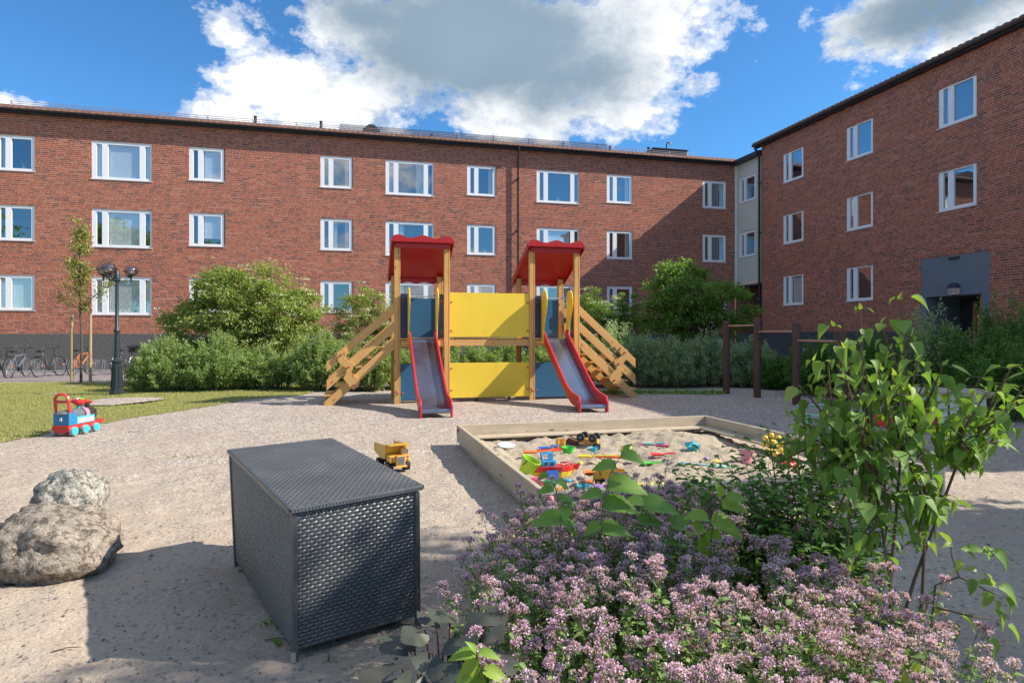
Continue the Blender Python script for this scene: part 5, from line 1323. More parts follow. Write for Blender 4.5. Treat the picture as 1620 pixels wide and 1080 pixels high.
m = MB(); m.cyl((-.10, 0, 0), (.07, 0, 0), .036, 18); m.cyl((.07, 0, 0), (.11, 0, 0), .028, 14); m.build('tube_body', M['tyellow'], r_, True)
mould('yellow flower mould at the front ledge', 1041, 770, 'tstar', 'wheel', s=.75)
mould('red dome mould touching the stern of the boat', 852, 757, 'tred', 'dome', s=.7)
mould('small orange cup between the boat and the yellow shovel', 905, 746, 'torange', 'cup', s=.7)
mould('yellow crab shaped mould left of the red spade', 968, 738, 'tyellow', 'shell', s=.9)
shovel('short blue spade stuck beside the orange castle', 862, 713, R(30), 'tblue', .2, .0)
mould('small light blue fish mould in front of the boat', 898, 762, 'tsky', 'fish', s=.7)
mould('white star mould behind the toy truck', 975, 752, 'twhite', 'star', s=.8)
shovel('short orange rake pointing at the toy truck', 935, 752, R(20), 'torange', .2, .0)
mould('tiny red mould beside the yellow flower mould', 1028, 772, 'tred', 'dome', s=.5)

# ------------------------------------------------------------------ plants
def shoots_shrub(name, label, c, rx, ry, h, ns, lf, L, W, mat, seed, group=None, cat='shrub', spread=.7, T=T_SIMPLE, dens=1.0, stemmat='gstem', fill=0.35, drop=.25, tmin=.15):
    rng = np.random.default_rng(seed); r_ = root(name, label, cat, c, 0, group)
    a = rng.uniform(0, 2*PI, ns); q = np.sqrt(rng.uniform(0, 1, ns))
    B = np.column_stack([rx*q*np.cos(a)*.55, ry*q*np.sin(a)*.55, np.zeros(ns)])
    dome = np.sqrt(np.clip(1-(q*.93)**2, .05, 1)); cl_ = np.array([mn.noise(Vector((x*2.2+seed, y*2.2, seed*.7))) for x, y in zip(rx*q*np.cos(a), ry*q*np.sin(a))]); hh = h*(.16+.84*dome)*np.clip(rng.uniform(.55, 1.08, ns)+cl_*.6, .3, 1.15)
    Tp = np.column_stack([rx*q*np.cos(a)*1.0, ry*q*np.sin(a)*1.0, hh]) + rng.normal(0, .06, (ns, 3))*[rx, ry, h*.3]
    M1 = B*.6+Tp*.4; M1[:, 2] = Tp[:, 2]*.62
    nl = rng.integers(int(lf*.7), int(lf*1.3)+1, ns); idx = np.repeat(np.arange(ns), nl); n = len(idx)
    t = rng.uniform(tmin, 1, n)**.75
    P = (B[idx]*((1-t)**2)[:, None] + 2*M1[idx]*(t*(1-t))[:, None] + Tp[idx]*(t**2)[:, None]) + rng.normal(0, 1, (n, 3))*.045*spread
    tang = unit(2*(M1[idx]-B[idx])*(1-t)[:, None] + 2*(Tp[idx]-M1[idx])*t[:, None])
    D = tang*.55 + rng.normal(0, .62, (n, 3)); D[:, 2] += .05
    N = rng.normal(0, .6, (n, 3)) + [0, 0, .6]
    V, Fa = cards(P, D, N, L*rng.uniform(.6, 1.25, n), W*rng.uniform(.7, 1.2, n), T)
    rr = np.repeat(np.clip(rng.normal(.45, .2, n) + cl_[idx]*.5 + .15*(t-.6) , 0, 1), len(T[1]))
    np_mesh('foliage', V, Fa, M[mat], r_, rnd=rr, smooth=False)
    m = MB()
    for i in range(0, ns, max(1, ns//90)):
        m.tube([B[i], M1[i], Tp[i]], [.010, .007, .002], 4, cap=False)
    m.build('stems', M[stemmat], r_)
    return r_
def tree(name, label, c, crown, trunk_h, n_cl, per, L, W, mat, seed, rcl=.35, group=None, cat='tree', T=T_SIMPLE, umbel=0, trunk_r=.06, multi=1, bark='bark', up=.35, squash=.8, lean=0):
    """crown: list of (dx,dy,z,rx,ry,rz) ellipsoids; leaves in clusters on and inside the shells"""
    rng = np.random.default_rng(seed); r_ = root(name, label, cat, c, 0, group)
    vols = np.array([e[3]*e[4]*e[5] for e in crown]); k = rng.choice(len(crown), n_cl, p=vols/vols.sum())
    E = np.array(crown)[k]; d = unit(rng.normal(0, 1, (n_cl, 3))); rad = rng.uniform(.45, 1.03, n_cl)**.55
    C = E[:, :3] + d*E[:, 3:]*rad[:, None]
    idx = np.repeat(np.arange(n_cl), rng.integers(int(per*.5), int(per*1.5), n_cl)); n = len(idx)
    rs = rcl*rng.uniform(.55, 1.25, n_cl)
    off = unit(rng.normal(0, 1, (n, 3)))*(rng.uniform(0, 1, n)**.5)[:, None]*rs[idx][:, None]; off[:, 2] *= squash*.7
    P = C[idx]+off
    out = unit(P-np.array([0, 0, np.mean(E[:, 2])]))
    D = out*.5 + rng.normal(0, .7, (n, 3)); D[:, 2] -= .15
    N = rng.normal(0, .55, (n, 3)) + [0, 0, 1.0] + out*.4
    V, Fa = cards(P, D, N, L*rng.uniform(.6, 1.25, n), W*rng.uniform(.7, 1.2, n), T)
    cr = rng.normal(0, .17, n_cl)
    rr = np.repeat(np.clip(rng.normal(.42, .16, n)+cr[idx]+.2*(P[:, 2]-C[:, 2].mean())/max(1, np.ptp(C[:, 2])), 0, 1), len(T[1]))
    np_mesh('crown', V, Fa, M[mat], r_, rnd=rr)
    if umbel:
        s = rng.choice(n_cl, umbel); PU = C[s]+d[s]*.9*rs[s][:, None]; PU[:, 2] += .05
        nu_ = 26; PP = np.repeat(PU, nu_, 0)+rng.normal(0, 1, (umbel*nu_, 3))*[.09, .09, .02]
        V, Fa = cards(PP, rng.normal(0, 1, PP.shape)*[1, 1, .2], np.tile([[0, 0, 1.]], (len(PP), 1))+rng.normal(0, .3, PP.shape), .045, .045, T_SIMPLE)
        np_mesh('blossom', V, Fa, M['umbel'], r_, rnd=rng.uniform(0, 1, len(Fa)))
    zc = min(e[2]-e[5]*.5 for e in crown)
    for s_ in range(multi):
        a = 2*PI*s_/multi; m = MB(); o = Vector((.12*math.cos(a), .12*math.sin(a), 0))*(multi > 1)
        top = Vector((crown[0][0]*.5, crown[0][1]*.5, max(trunk_h, zc))) + o*3
        m.tube([o+Vector((0, 0, -.1)), o*1.2+Vector((.02+lean*.3, 0, top.z*.5)), top], [trunk_r, trunk_r*.8, trunk_r*.6], 8)
        sel = [i for i in range(0, n_cl, max(1, n_cl//34)) if i % multi == s_ or multi == 1]
        for i in sel:
            e = Vector(C[i]); b0 = top*.75+Vector((0, 0, 0)) if i % 2 else top
            mid = b0.lerp(e, .5)+Vector(rng.normal(0, .06, 3))+Vector((0, 0, .08))
            m.tube([b0, mid, e], [trunk_r*.42, trunk_r*.25, .006], 5, cap=False)
        m.build('trunk', M[bark], r_, True)
    return r_
# elder behind the hedge at left
c = at(385, 600, 19.3); tree('elder_bush', 'large rounded elder bush with cream flower heads before the brick facade left of the playground', (c.x, c.y, 0),
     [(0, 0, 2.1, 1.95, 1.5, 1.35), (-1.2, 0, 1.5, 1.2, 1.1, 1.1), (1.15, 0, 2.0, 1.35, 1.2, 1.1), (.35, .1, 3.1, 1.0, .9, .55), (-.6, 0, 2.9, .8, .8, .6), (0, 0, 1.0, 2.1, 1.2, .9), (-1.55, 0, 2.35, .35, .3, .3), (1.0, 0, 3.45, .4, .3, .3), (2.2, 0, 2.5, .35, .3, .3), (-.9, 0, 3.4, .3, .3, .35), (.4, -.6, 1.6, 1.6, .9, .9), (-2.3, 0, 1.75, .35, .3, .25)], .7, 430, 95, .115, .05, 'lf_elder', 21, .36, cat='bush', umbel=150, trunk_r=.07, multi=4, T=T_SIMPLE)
WG = 'willow shrubs along the far edge of the gravel'
for k, (px, Z, rx, ry, h, lab, mt) in enumerate([
    (264, 16.7, .98, .8, 1.22, 'light green feathery willow shrub right behind the lamp post', 'lf_willow'),
    (335, 17.0, 1.3, .9, 1.35, 'light green feathery willow shrub below the left half of the elder', 'lf_willow'),
    (425, 17.4, 1.15, .9, 1.02, 'light green feathery willow shrub below the right half of the elder', 'lf_willow'),
    (505, 17.0, .85, .8, 1.38, 'dense green willow shrub just left of the left stairs', 'lf_willow'),
    (580, 17.0, 1.15, .8, 1.1, 'dense green willow shrub behind the left stairs', 'lf_willow'),
    (690, 17.6, 1.3, .8, 1.25, 'willow shrub seen under the bridge beam near the left tower', 'lf_willow'),
    (790, 18.0, 1.3, .8, 1.28, 'willow shrub seen under the bridge beam near the right tower', 'lf_willow'),
    (895, 18.2, 1.2, .8, 1.3, 'willow shrub behind the right slide', 'lf_willow'),
    (985, 17.9, 1.05, .9, 1.62, 'tall sunlit grey-green willow shrub behind the right stairs', 'lf_willow2'),
    (1055, 18.0, 1.15, .9, 1.18, 'shaded grey-green willow shrub in front of the small tree', 'lf_willow2'),
    (1118, 18.3, .95, .8, 1.42, 'shaded grey-green willow shrub left of the first brown post', 'lf_willow2'),
    (1190, 18.0, .9, .8, 1.25, 'shaded grey-green willow shrub behind the first two brown posts', 'lf_willow2')]):
    c = at(px, 600, Z)
    shoots_shrub('willow_shrub', lab, (c.x, c.y, 0), rx, ry, h*1.04, 330, 74, .085, .030, mt, 40+k, WG)
c = at(1228, 600, 17.2); shoots_shrub('bramble_shrub', 'low dark leafy shrub right of the second brown post', (c.x, c.y, 0), .65, .6, .78, 150, 40, .09, .055, 'lf_dark', 71, T=T_SIMPLE)
for k, (px, Z, w, h, lab) in enumerate([(570, 20.5, .85, 3.1, 'slender white-flowering spiraea bush between elder and left tower'), (625, 21, .8, 2.5, 'low white-flowering spiraea bush behind the left tower'), (935, 21, .85, 2.95, 'white-flowering spiraea bush right of the right tower'), (985, 22, .75, 2.9, 'spiraea bush between the right tower and the small tree')]):
    c = at(px, 600, Z); tree('spiraea_bush', lab, (c.x, c.y, 0), [(0, 0, h*.5, w, w*.8, h*.42), (w*.2, 0, h*.8, w*.6, w*.5, h*.22), (-w*.3, 0, h*.7, w*.6, w*.5, h*.26)], .5, 130, 85, .07, .035, 'lf_elder' if k < 2 else 'lf_tree', 60+k, .24, 'spiraea bushes before the facade', 'bush', umbel=80, trunk_r=.03, multi=3)
c = at(1100, 600, 20.3); tree('small_tree', 'rounded small leafy tree with sunlit yellow-green top near the building corner', (c.x, c.y, 0),
     [(-.3, 0, 2.75, 1.35, 1.2, .95), (.75, 0, 2.4, 1.0, 1.0, .85), (-.8, 0, 2.05, .95, .9, .85), (-.5, 0, 3.3, .8, .8, .5), (.2, 0, 1.75, 1.2, 1.0, .55)], 1.1, 230, 80, .12, .062, 'lf_tree', 33, .36, trunk_r=.08, multi=2, T=T_SIMPLE)
# dark shrubs before the side building
for k, (px, Z, rx, ry, h, lab) in enumerate([(1300, 15.5, .9, .8, 1.3, 'dark shrub behind the third brown post'), (1400, 14.5, 1.2, .9, 1.55, 'dark shrub behind the lilac left of the entrance'), (1490, 13.8, 1.0, .8, 1.95, 'pointed dark shrub in front of the grey entrance'), (1570, 13.0, 1.3, 1.0, 2.1, 'tall dark shrub right of the entrance'), (1660, 12.6, 1.3, 1.0, 2.2, 'tall dark shrub at the right edge'), (1600, 11.2, 1.0, .8, 1.35, 'low dark shrub in front of the taller ones at right')]):
    c = at(px, 600, Z); shoots_shrub('dark_shrub', lab, (c.x, c.y, 0), rx, ry, h, 240, 55, .085, .038, 'lf_dark' if k != 2 else 'lf_willow2', 80+k, 'dark shrubs before the side building')
# sapling and stakes
c = G(128, 605); sp_r = root('sapling', 'thin young tree with sparse yellow-green leaves tied between two stakes', 'tree', (c.x, c.y, 0))
rng = np.random.default_rng(5); m = MB(); m.tube([(0, 0, -.1), (.02, 0, 1.2), (-.03, 0, 2.4), (-.02, 0, 3.6), (-.12, 0, 4.9)], [.04, .033, .026, .016, .005], 8)
PC = []
for i in range(56):
    z = rng.uniform(2.2, 4.95); a = rng.uniform(0, 2*PI); ln = (.10+.52*max(0, (4.9-z)/2.7)*(rng.uniform(.2, 1)**1.4)); b = Vector((-.03, 0, z)); e = b+Vector((math.cos(a)*ln, math.sin(a)*ln, ln*.55))
    m.tube([b, b.lerp(e, .5)+Vector((0, 0, -.02)), e], [.008, .006, .003], 4, cap=False); PC.append(e); PC.append(b.lerp(e, .6))
for e in (Vector((.85, 0, 3.05)), Vector((.62, 0, 2.8)), Vector((-.75, .1, 2.65))):
    m.tube([(-.02, 0, 2.2), Vector((-.02, 0, 2.2)).lerp(e, .5)+Vector((0, 0, .05)), e], [.012, .008, .004], 5); PC += [e, e*.9+Vector((0, 0, .2)), e+Vector((.0, 0, .15))]*(2 if e.x > 0 else 1)
m.build('trunk', M['bark'], sp_r, True)
PC = np.array(PC); n = len(PC)*19; idx = np.repeat(np.arange(len(PC)), 19); P = PC[idx]+rng.normal(0, .085, (n, 3))
V, Fa = cards(P, rng.normal(0, 1, (n, 3))-[0, 0, .4], rng.normal(0, .6, (n, 3))+[0, 0, 1], .10*rng.uniform(.6, 1.2, n), .045, T_SIMPLE); np_mesh('crown', V, Fa, M['lf_sap'], sp_r, rnd=np.clip(rng.normal(.5, .25, len(Fa)), 0, 1))
for px, lab in ((113.5, 'left wooden stake of the sapling, darker and ropeworn'), (143, 'right pale wooden stake of the sapling')):
    q = G(px, 604); m = MB(); m.cyl((0, 0, -.1), (.0, 0, 2.12), .045, 10); o = m.build('stake', M['stake'], None, True); o.location = q; tag(o, lab, 'stake', 'sapling stakes')

# shade tree out of frame to the right: its shadow falls on the sand at right
tree('shade_tree', 'leafy tree standing outside the right edge of the photo', (9.3, 3.35, 0), [(0, 0, 4.2, 1.7, 1.7, 1.2), (-.3, -.8, 3.6, 1.4, 1.2, .9), (.3, .6, 3.5, 1.3, 1.0, .9), (-.9, -.8, 7.0, .8, .55, .4), (-.9, .4, 6.6, .55, .5, .35), (-.9, -.05, 6.2, .8, .6, .35), (-.5, -.4, 5.6, .6, .6, .5), (-.9, -1.5, 7.4, .5, .3, .3)], 2.2, 400, 70, .16, .10, 'lf_tree', 91, .5, trunk_r=.12)
# trees behind the camera, mirrored in the panes
for k, (x, y, s) in enumerate(((-20, -9, 1.5), (-31, -4, 1.7), (-9, -16, 1.5), (-44, 8, 1.8))):
    tree('garden_tree', ['tree behind the photographer, nearest one', 'tree behind the photographer to the left', 'tree behind the photographer, middle one', 'tree far left outside the photo'][k], (x, y, 0), [(0, 0, 5*s, 3*s, 3*s, 2.6*s)], 2.5*s, 160, 40, .5, .38, 'lf_tree', 95+k, 1.2, 'trees outside the photo', trunk_r=.25)
# ------------------------------------------------------------------ flower bed
def leafset(parent, name, P, D, N, L, W, T, mat, rnd=None, seed=0, smooth=True):
    P, D, N = (np.array(a, float) for a in (P, D, N)); V, Fa = cards(P, D, N, np.array(L, float), np.array(W, float), T)
    rng = np.random.default_rng(seed); r = rng.uniform(0, 1, len(P)) if rnd is None else np.array(rnd)
    return np_mesh(name, V, Fa, M[mat], parent, rnd=np.repeat(r, len(T[1])), smooth=smooth)
# soil under the plants
BED = [(-.42, 1.0), (-.34, 2.0), (-.20, 2.6), (.02, 3.3), (.20, 3.9), (.75, 4.35), (1.5, 4.45), (2.0, 4.0), (2.05, 3.2), (1.8, 2.5), (1.72, 1.9), (1.6, 1.0)]
M['soil'] = plain('dark_soil', (.06, .045, .035), .95, var=.4, scale=14, bump=.8, bscale=40)
tag(sheet('flower_bed_soil', wander(BED, .05, .12), .05, .02, M['soil']), kind='structure')
rng = np.random.default_rng(17)
ORE = [(-.04, 1.05), (-.05, 1.9), (-.09, 2.2), (-.17, 2.5), (-.08, 3.2), (.12, 3.9), (.75, 4.15), (1.3, 4.1), (1.5, 3.3), (1.44, 2.6), (1.50, 2.1), (1.34, 1.05)]
N = 1300; Q = np.column_stack([rng.uniform(-.35, 1.8, N*3), rng.uniform(1.0, 4.2, N*3)]); Q = Q[inpoly(Q, ORE)][:N]
n = len(Q)
edge_d = np.array([min((Vector(q).to_2d()-Vector(p)).length for p in wander(ORE, 0, .1)) for q in [tuple(a) for a in Q]])
hgt = .42+.15*np.clip(edge_d/.3, 0, 1)+rng.normal(0, .045, n)-.02*np.clip((Q[:, 1]-2.6)/1.0, 0, 1)
tall = rng.uniform(0, 1, n) > .90; hgt[tall] += rng.uniform(.03, .12, tall.sum())
lean = rng.normal(0, .06, (n, 2)); lean[:, 0] -= .10*np.exp(-edge_d/.12)*(Q[:, 0] < .3); lean[:, 0] += .10*np.exp(-edge_d/.12)*(Q[:, 0] > 1.2)
B = np.column_stack([Q, np.zeros(n)+.02]); Tt = B+np.column_stack([lean, hgt]); Mi = B*.5+Tt*.5; Mi[:, :2] -= lean*.2
verts = []; 
# stems as thin three-sided ribbons
sm = MB()
for i in range(n): sm.tube([B[i], Mi[i], Tt[i]], [.0022, .0018, .0012], 3, cap=False)
# flower heads: sub-clusters on short branches
ns = rng.integers(7, 13, n); idx = np.repeat(np.arange(n), ns); k = len(idx)
ho = rng.normal(0, 1, (k, 2)); ho *= (np.minimum(1, 1.6/np.linalg.norm(ho, axis=1)))[:, None]*.0135*rng.uniform(.7, 1.3, n)[idx][:, None]; off = np.column_stack([ho, -np.sum(ho**2, 1)*14-np.abs(rng.normal(0, .008, k))-(rng.uniform(0, 1, k) > .85)*.05]); Cc = Tt[idx]+off
for i in range(0, k, 2): sm.tube([Tt[idx[i]]-np.array([0, 0, .06]), Cc[i]], .0009, 3, cap=False)
size = rng.uniform(.7, 1.15, k)
np_ = rng.integers(11, 17, k); j = np.repeat(np.arange(k), np_); q = len(j)
d = unit(rng.normal(0, 1, (q, 3))+[0, 0, .75]); P = Cc[j]+d*(.0085*size[j])[:, None]
Vp, Fp = cards(P, unit(d+rng.normal(0, .45, (q, 3))), rng.normal(0, 1, (q, 3)), rng.uniform(.005, .0095, q), rng.uniform(.0045, .0075, q), T_SIMPLE)
rp = np.clip(rng.normal(.5, .22, q)+rng.normal(0, .14, n)[idx][j], 0, 1)
cc_ = rng.integers(8, 12, k); j2 = np.repeat(np.arange(k), cc_); q2 = len(j2); d2 = unit(rng.normal(0, 1, (q2, 3))+[0, 0, .2])
Vc, Fc = cards(Cc[j2]+d2*.002, d2, rng.normal(0, 1, (q2, 3)), rng.uniform(.006, .010, q2)*size[j2], .0045, T_SIMPLE)
# leaves
nl = rng.integers(22, 36, n); jl = np.repeat(np.arange(n), nl); t = rng.uniform(.12, .93, len(jl))[:, None]
Pl = B[jl]*(1-t)**2+2*Mi[jl]*t*(1-t)+Tt[jl]*t**2
Dl = np.column_stack([rng.normal(0, 1, (len(jl), 2)), rng.uniform(-.2, .6, len(jl))])
Vl, Fl = cards(Pl, Dl, rng.normal(0, .35, (len(jl), 3))+[0, 0, 1], rng.uniform(.018, .042, len(jl)), rng.uniform(.011, .024, len(jl)), T_LEAF)
def merge(parts, name, parent=None):
    V = np.concatenate([p[0] for p in parts]); o = 0; Fs = []; mi = []; rn = []
    for i, (v, f, r) in enumerate(parts): Fs.append(f+o); o += len(v); mi.append(np.full(len(f), i)); rn.append(r)
    return V, np.concatenate(Fs), np.concatenate(mi), np.concatenate(rn)
V, Fa, mi, rn = merge([(Vp, Fp, rp), (Vc, Fc, rng.uniform(0, 1, len(Fc))), (Vl, Fl, np.repeat(rng.uniform(0, 1, len(Pl)), len(T_LEAF[1])))], 'x')
og = root('oregano_patch', 'dense patch of pink-lilac flowering oregano filling the front right of the photo', 'flowers', (0, 0, 0))
og['kind'] = 'stuff'
for mm_, nm in ((0, 'flower_heads'), (1, 'calyces'), (2, 'leaves')):
    s = mi == mm_; np_mesh(nm, V, Fa[s], M[('petal', 'calyx', 'lf_oreg')[mm_]], og, rnd=rn[s])
sm.build('stems', M['gstem'], og)

# ------------------------------------------------------------------ lilac
LC = root('lilac_bush', 'young lilac bush with large heart-shaped light green leaves at the right front', 'bush', (1.45, 2.5, 0)); lo_ = Vector((1.45, 2.5, 0))
rng = np.random.default_rng(23); m = MB(); P = []; D = []; N = []; L = []; W = []; Rn = []
base = [Vector((1.38, 2.42, .0)), Vector((1.48, 2.48, 0)), Vector((1.55, 2.52, 0)), Vector((1.44, 2.60, 0))]
forks = [at(1385, 760, 2.42), at(1425, 720, 2.55), at(1465, 800, 2.5), at(1350, 730, 2.6), at(1512, 740, 2.5)]
for i, f in enumerate(forks):
    b = base[i % 4]; m.tube([b-lo_, b.lerp(f, .5)+Vector((.035*(-1)**i, .03*(i-2), .03))-lo_, f-lo_], [.008, .0065, .005], 7)
tips = [(1318, 505, 2.45, 3), (1362, 478, 2.5, 0), (1428, 462, 2.42, 1), (1395, 500, 2.6, 1), (1338, 540, 2.35, 3), (1290, 560, 2.45, 3), (1268, 600, 2.5, 3), (1340, 590, 2.3, 0), (1390, 570, 2.35, 0), (1440, 520, 2.5, 1), (1452, 560, 2.3, 1), (1492, 566, 2.45, 1),
        (1425, 600, 2.25, 1), (1550, 585, 2.35, 4), (1598, 572, 2.3, 4), (1640, 580, 2.3, 4), (1612, 625, 2.2, 4), (1575, 640, 2.4, 4), (1520, 625, 2.3, 4), (1480, 640, 2.25, 4), (1430, 655, 2.25, 1), (1370, 650, 2.3, 0), (1310, 640, 2.35, 3), (1262, 660, 2.5, 3), (1240, 690, 2.6, 3), (1300, 700, 2.4, 3), (1355, 700, 2.3, 0),
        (1410, 710, 2.25, 1), (1462, 700, 2.3, 2), (1520, 690, 2.3, 4), (1578, 690, 2.3, 4), (1440, 770, 2.25, 2), (1500, 720, 2.4, 4), (1390, 620, 2.6, 1), (1350, 620, 2.6, 0), (1470, 610, 2.6, 1), (1530, 660, 2.6, 4), (1330, 670, 2.6, 3), (1405, 820, 2.3, 0), (1380, 850, 2.35, 0), (1455, 850, 2.3, 2), (1300, 600, 2.7, 3), (1410, 540, 2.7, 1), (1360, 560, 2.7, 0), (1590, 600, 2.7, 4), (1480, 660, 2.75, 4), (1440, 690, 2.7, 1), (1290, 740, 2.4, 3), (1330, 760, 2.3, 3), (1370, 780, 2.25, 0), (1270, 800, 2.5, 3), (1310, 830, 2.4, 0), (1350, 880, 2.3, 0), (1400, 870, 2.25, 0), (1500, 780, 2.3, 2), (1460, 740, 2.2, 2), (1540, 730, 2.4, 4), (1600, 660, 2.5, 4), (1420, 640, 2.7, 1), (1380, 700, 2.7, 0), (1500, 600, 2.7, 4), (1250, 640, 2.7, 3), (1230, 720, 2.6, 3), (1390, 750, 2.6, 0), (1340, 720, 2.6, 3), (1470, 580, 2.6, 1), (1410, 580, 2.4, 1), (1360, 530, 2.35, 0), (1310, 560, 2.3, 3), (1440, 800, 2.5, 2), (1480, 830, 2.4, 2), (1560, 610, 2.2, 4)]
for px, py, Z, fi in tips:
    e = at(px, py+12, Z); f = forks[fi]; mid = f.lerp(e, .5)+Vector(rng.normal(0, .02, 3))+Vector((0, 0, .03 if e.z > f.z else .05))
    m.tube([f-lo_, mid-lo_, e-lo_], [.006, .0045, .0025], 5, cap=False)
    nn = 6; ax = (e-mid).normalized()
    for k in range(nn):
        t = 1-k*.15; p = f.lerp(mid, min(1, t*2)) if t < .5 else mid.lerp(e, t*2-1)
        a0 = rng.uniform(0, PI)
        for s_ in (0, PI):
            a = a0+s_+rng.normal(0, .3); o = Vector((math.cos(a), math.sin(a), rng.uniform(-.1, .35))); tip = p+o*rng.uniform(.018, .034)
            m.tube([p-lo_, p.lerp(tip, .5)+Vector((0, 0, .004))-lo_, tip-lo_], .0012, 4, cap=False)
            dr = o*.75+Vector((0, 0, -rng.uniform(.2, .95)))
            P.append(tip-lo_); D.append(dr); N.append(Vector((o.x*.6, o.y*.6, .9))+Vector(rng.normal(0, .25, 3)))
            l_ = rng.uniform(.036, .080)*(1-.42*(k == 0)*(rng.uniform() < .6)); L.append(l_); W.append(l_*rng.uniform(.62, .76)); Rn.append(np.clip(rng.normal(.42, .15)+(.3 if k == 0 else 0), 0, 1))
    if rng.uniform() < .8: P.append(e-lo_); D.append(ax+Vector(rng.normal(0, .3, 3))); N.append(Vector(rng.normal(0, 1, 3))); L.append(.035); W.append(.016); Rn.append(.95)
m.build('branches', M['stem'], LC, True); sel_ = np.arange(len(P)) % 5
for q_, T_ in ((0, T_LILAC2), (1, T_LILAC), (2, T_LILAC), (3, T_LILAC3), (4, T_LILAC2)):
    ix = [i for i in range(len(P)) if sel_[i] == q_]
    leafset(LC, 'leaves', [P[i] for i in ix], [D[i] for i in ix], [N[i] for i in ix], [L[i] for i in ix], [W[i] for i in ix], T_, 'lf_lilac', [Rn[i] for i in ix])
# low lilac sucker at the bottom right
SK = root('lilac_sucker', 'thin low lilac shoot leaning right over the shaded sand', 'plant', (1.5, 2.2, 0)); so_ = Vector((1.5, 2.2, 0)); m = MB(); P, D, N, L, W = [], [], [], [], []
pts = [Vector((1.42, 2.2, .05)), at(1480, 925, 2.15), at(1517, 912, 2.12), at(1545, 925, 2.1), at(1575, 940, 2.05)]; m.tube([p-so_ for p in pts], [.005, .004, .0035, .003, .002], 6)
m.tube([at(1517, 912, 2.12)-so_, at(1506, 880, 2.1)-so_, at(1504, 860, 2.1)-so_], [.003, .0025, .002], 5); m.tube([at(1480, 960, 2.1)-so_, at(1540, 975, 2.0)-so_, at(1570, 978, 2.0)-so_], [.0035, .003, .002], 5)
for px, py, dx, dz, l in [(1505, 862, -.6, .1, .035), (1520, 868, .5, -.2, .05), (1512, 885, .1, -1, .06), (1530, 870, .9, .2, .06), (1555, 868, .8, -.6, .05), (1570, 872, .9, -.8, .08), (1566, 870, -.3, .6, .03), (1537, 915, -.2, -1, .055), (1550, 922, .7, .1, .05), (1560, 935, -.1, -.9, .06), (1568, 922, -.4, .9, .05), (1580, 930, .9, -.5, .085), (1590, 945, .6, -1, .06), (1575, 950, .3, -1, .05), (1545, 905, -.7, .4, .045), (1575, 965, .5, -.8, .07), (1520, 972, .5, -.4, .06), (1490, 965, -.7, .2, .05), (1500, 985, .4, -.8, .07), (1565, 1010, .3, -.9, .07), (1595, 990, .6, -.5, .06)]:
    p = at(px, py, 2.1); P.append(p-so_); D.append((dx, rng.uniform(-.5, .1), dz)); N.append((rng.normal(0, .3), -.5, .9)); L.append(l); W.append(l*.6)
m.build('stem', M['stem'], SK, True); leafset(SK, 'leaves', P, D, N, L, W, T_LILAC, 'lf_lilac', seed=4)
# dark small-leaved shrub between oregano and sandpit
HS = root('honeysuckle_bush', 'dark green small-leaved arching shrub between the oregano and the sandpit', 'bush', (1.25, 3.2, 0)); ho_ = Vector((1.25, 3.2, 0)); m = MB(); P, D, N, L, W = [], [], [], [], []
tg = [(1105, 735, 3.2), (1090, 765, 3.1), (1130, 750, 3.1), (1165, 740, 3.3), (1190, 760, 3.0), (1150, 780, 3.0), (1215, 735, 3.3), (1240, 710, 3.3), (1260, 690, 3.2), (1275, 730, 3.1), (1300, 700, 3.2), (1230, 790, 3.0), (1270, 780, 2.9), (1310, 750, 3.0), (1200, 820, 2.9), (1250, 840, 2.8), (1290, 820, 2.8), (1330, 790, 2.9), (1340, 740, 3.1), (1170, 790, 3.2), (1320, 850, 2.8), (1360, 800, 2.9), (1350, 870, 2.7), (1210, 770, 3.3), (1250, 750, 3.4), (1290, 760, 3.4), (1320, 710, 3.4), (1230, 860, 2.9), (1280, 880, 2.75), (1185, 845, 3.0), (1380, 760, 3.2), (1400, 800, 3.1), (1300, 660, 3.2), (1340, 690, 3.3), (1265, 655, 3.3), (1310, 800, 3.2), (1260, 810, 3.2), (1340, 830, 3.2), (1390, 840, 2.9), (1420, 810, 3.0), (1440, 860, 2.8), (1380, 880, 2.7), (1410, 780, 3.1), (1120, 770, 3.1), (1075, 745, 3.3), (1140, 720, 3.4), (1180, 700, 3.4), (1215, 680, 3.4), (1330, 900, 2.7), (1300, 870, 2.8), (1180, 735, 3.1), (1450, 800, 3.0)]
for px, py, Z in tg:
    e = at(px, py, Z); b = Vector((1.3+rng.normal(0, .1), 3.0+rng.normal(0, .1), .0)); mid = b.lerp(e, .55)+Vector((0, 0, .10+.1*rng.uniform()))
    m.tube([b-ho_, mid-ho_, e-ho_], [.006, .004, .0015], 5, cap=False)
    for k in range(85):
        t = rng.uniform(.22, 1); p = (b*(1-t)**2+mid*2*t*(1-t)+e*t*t)+Vector(rng.normal(0, .042, 3)); a = rng.uniform(0, 2*PI)
        P.append(p-ho_); D.append((math.cos(a), math.sin(a), rng.uniform(-.3, .5))); N.append((rng.normal(0, .3), rng.normal(0, .3), 1)); l = rng.uniform(.032, .060); L.append(l); W.append(l*.58)
m.build('branches', M['stem'], HS, True); leafset(HS, 'leaves', P, D, N, L, W, T_LEAF, 'lf_honey', seed=6)
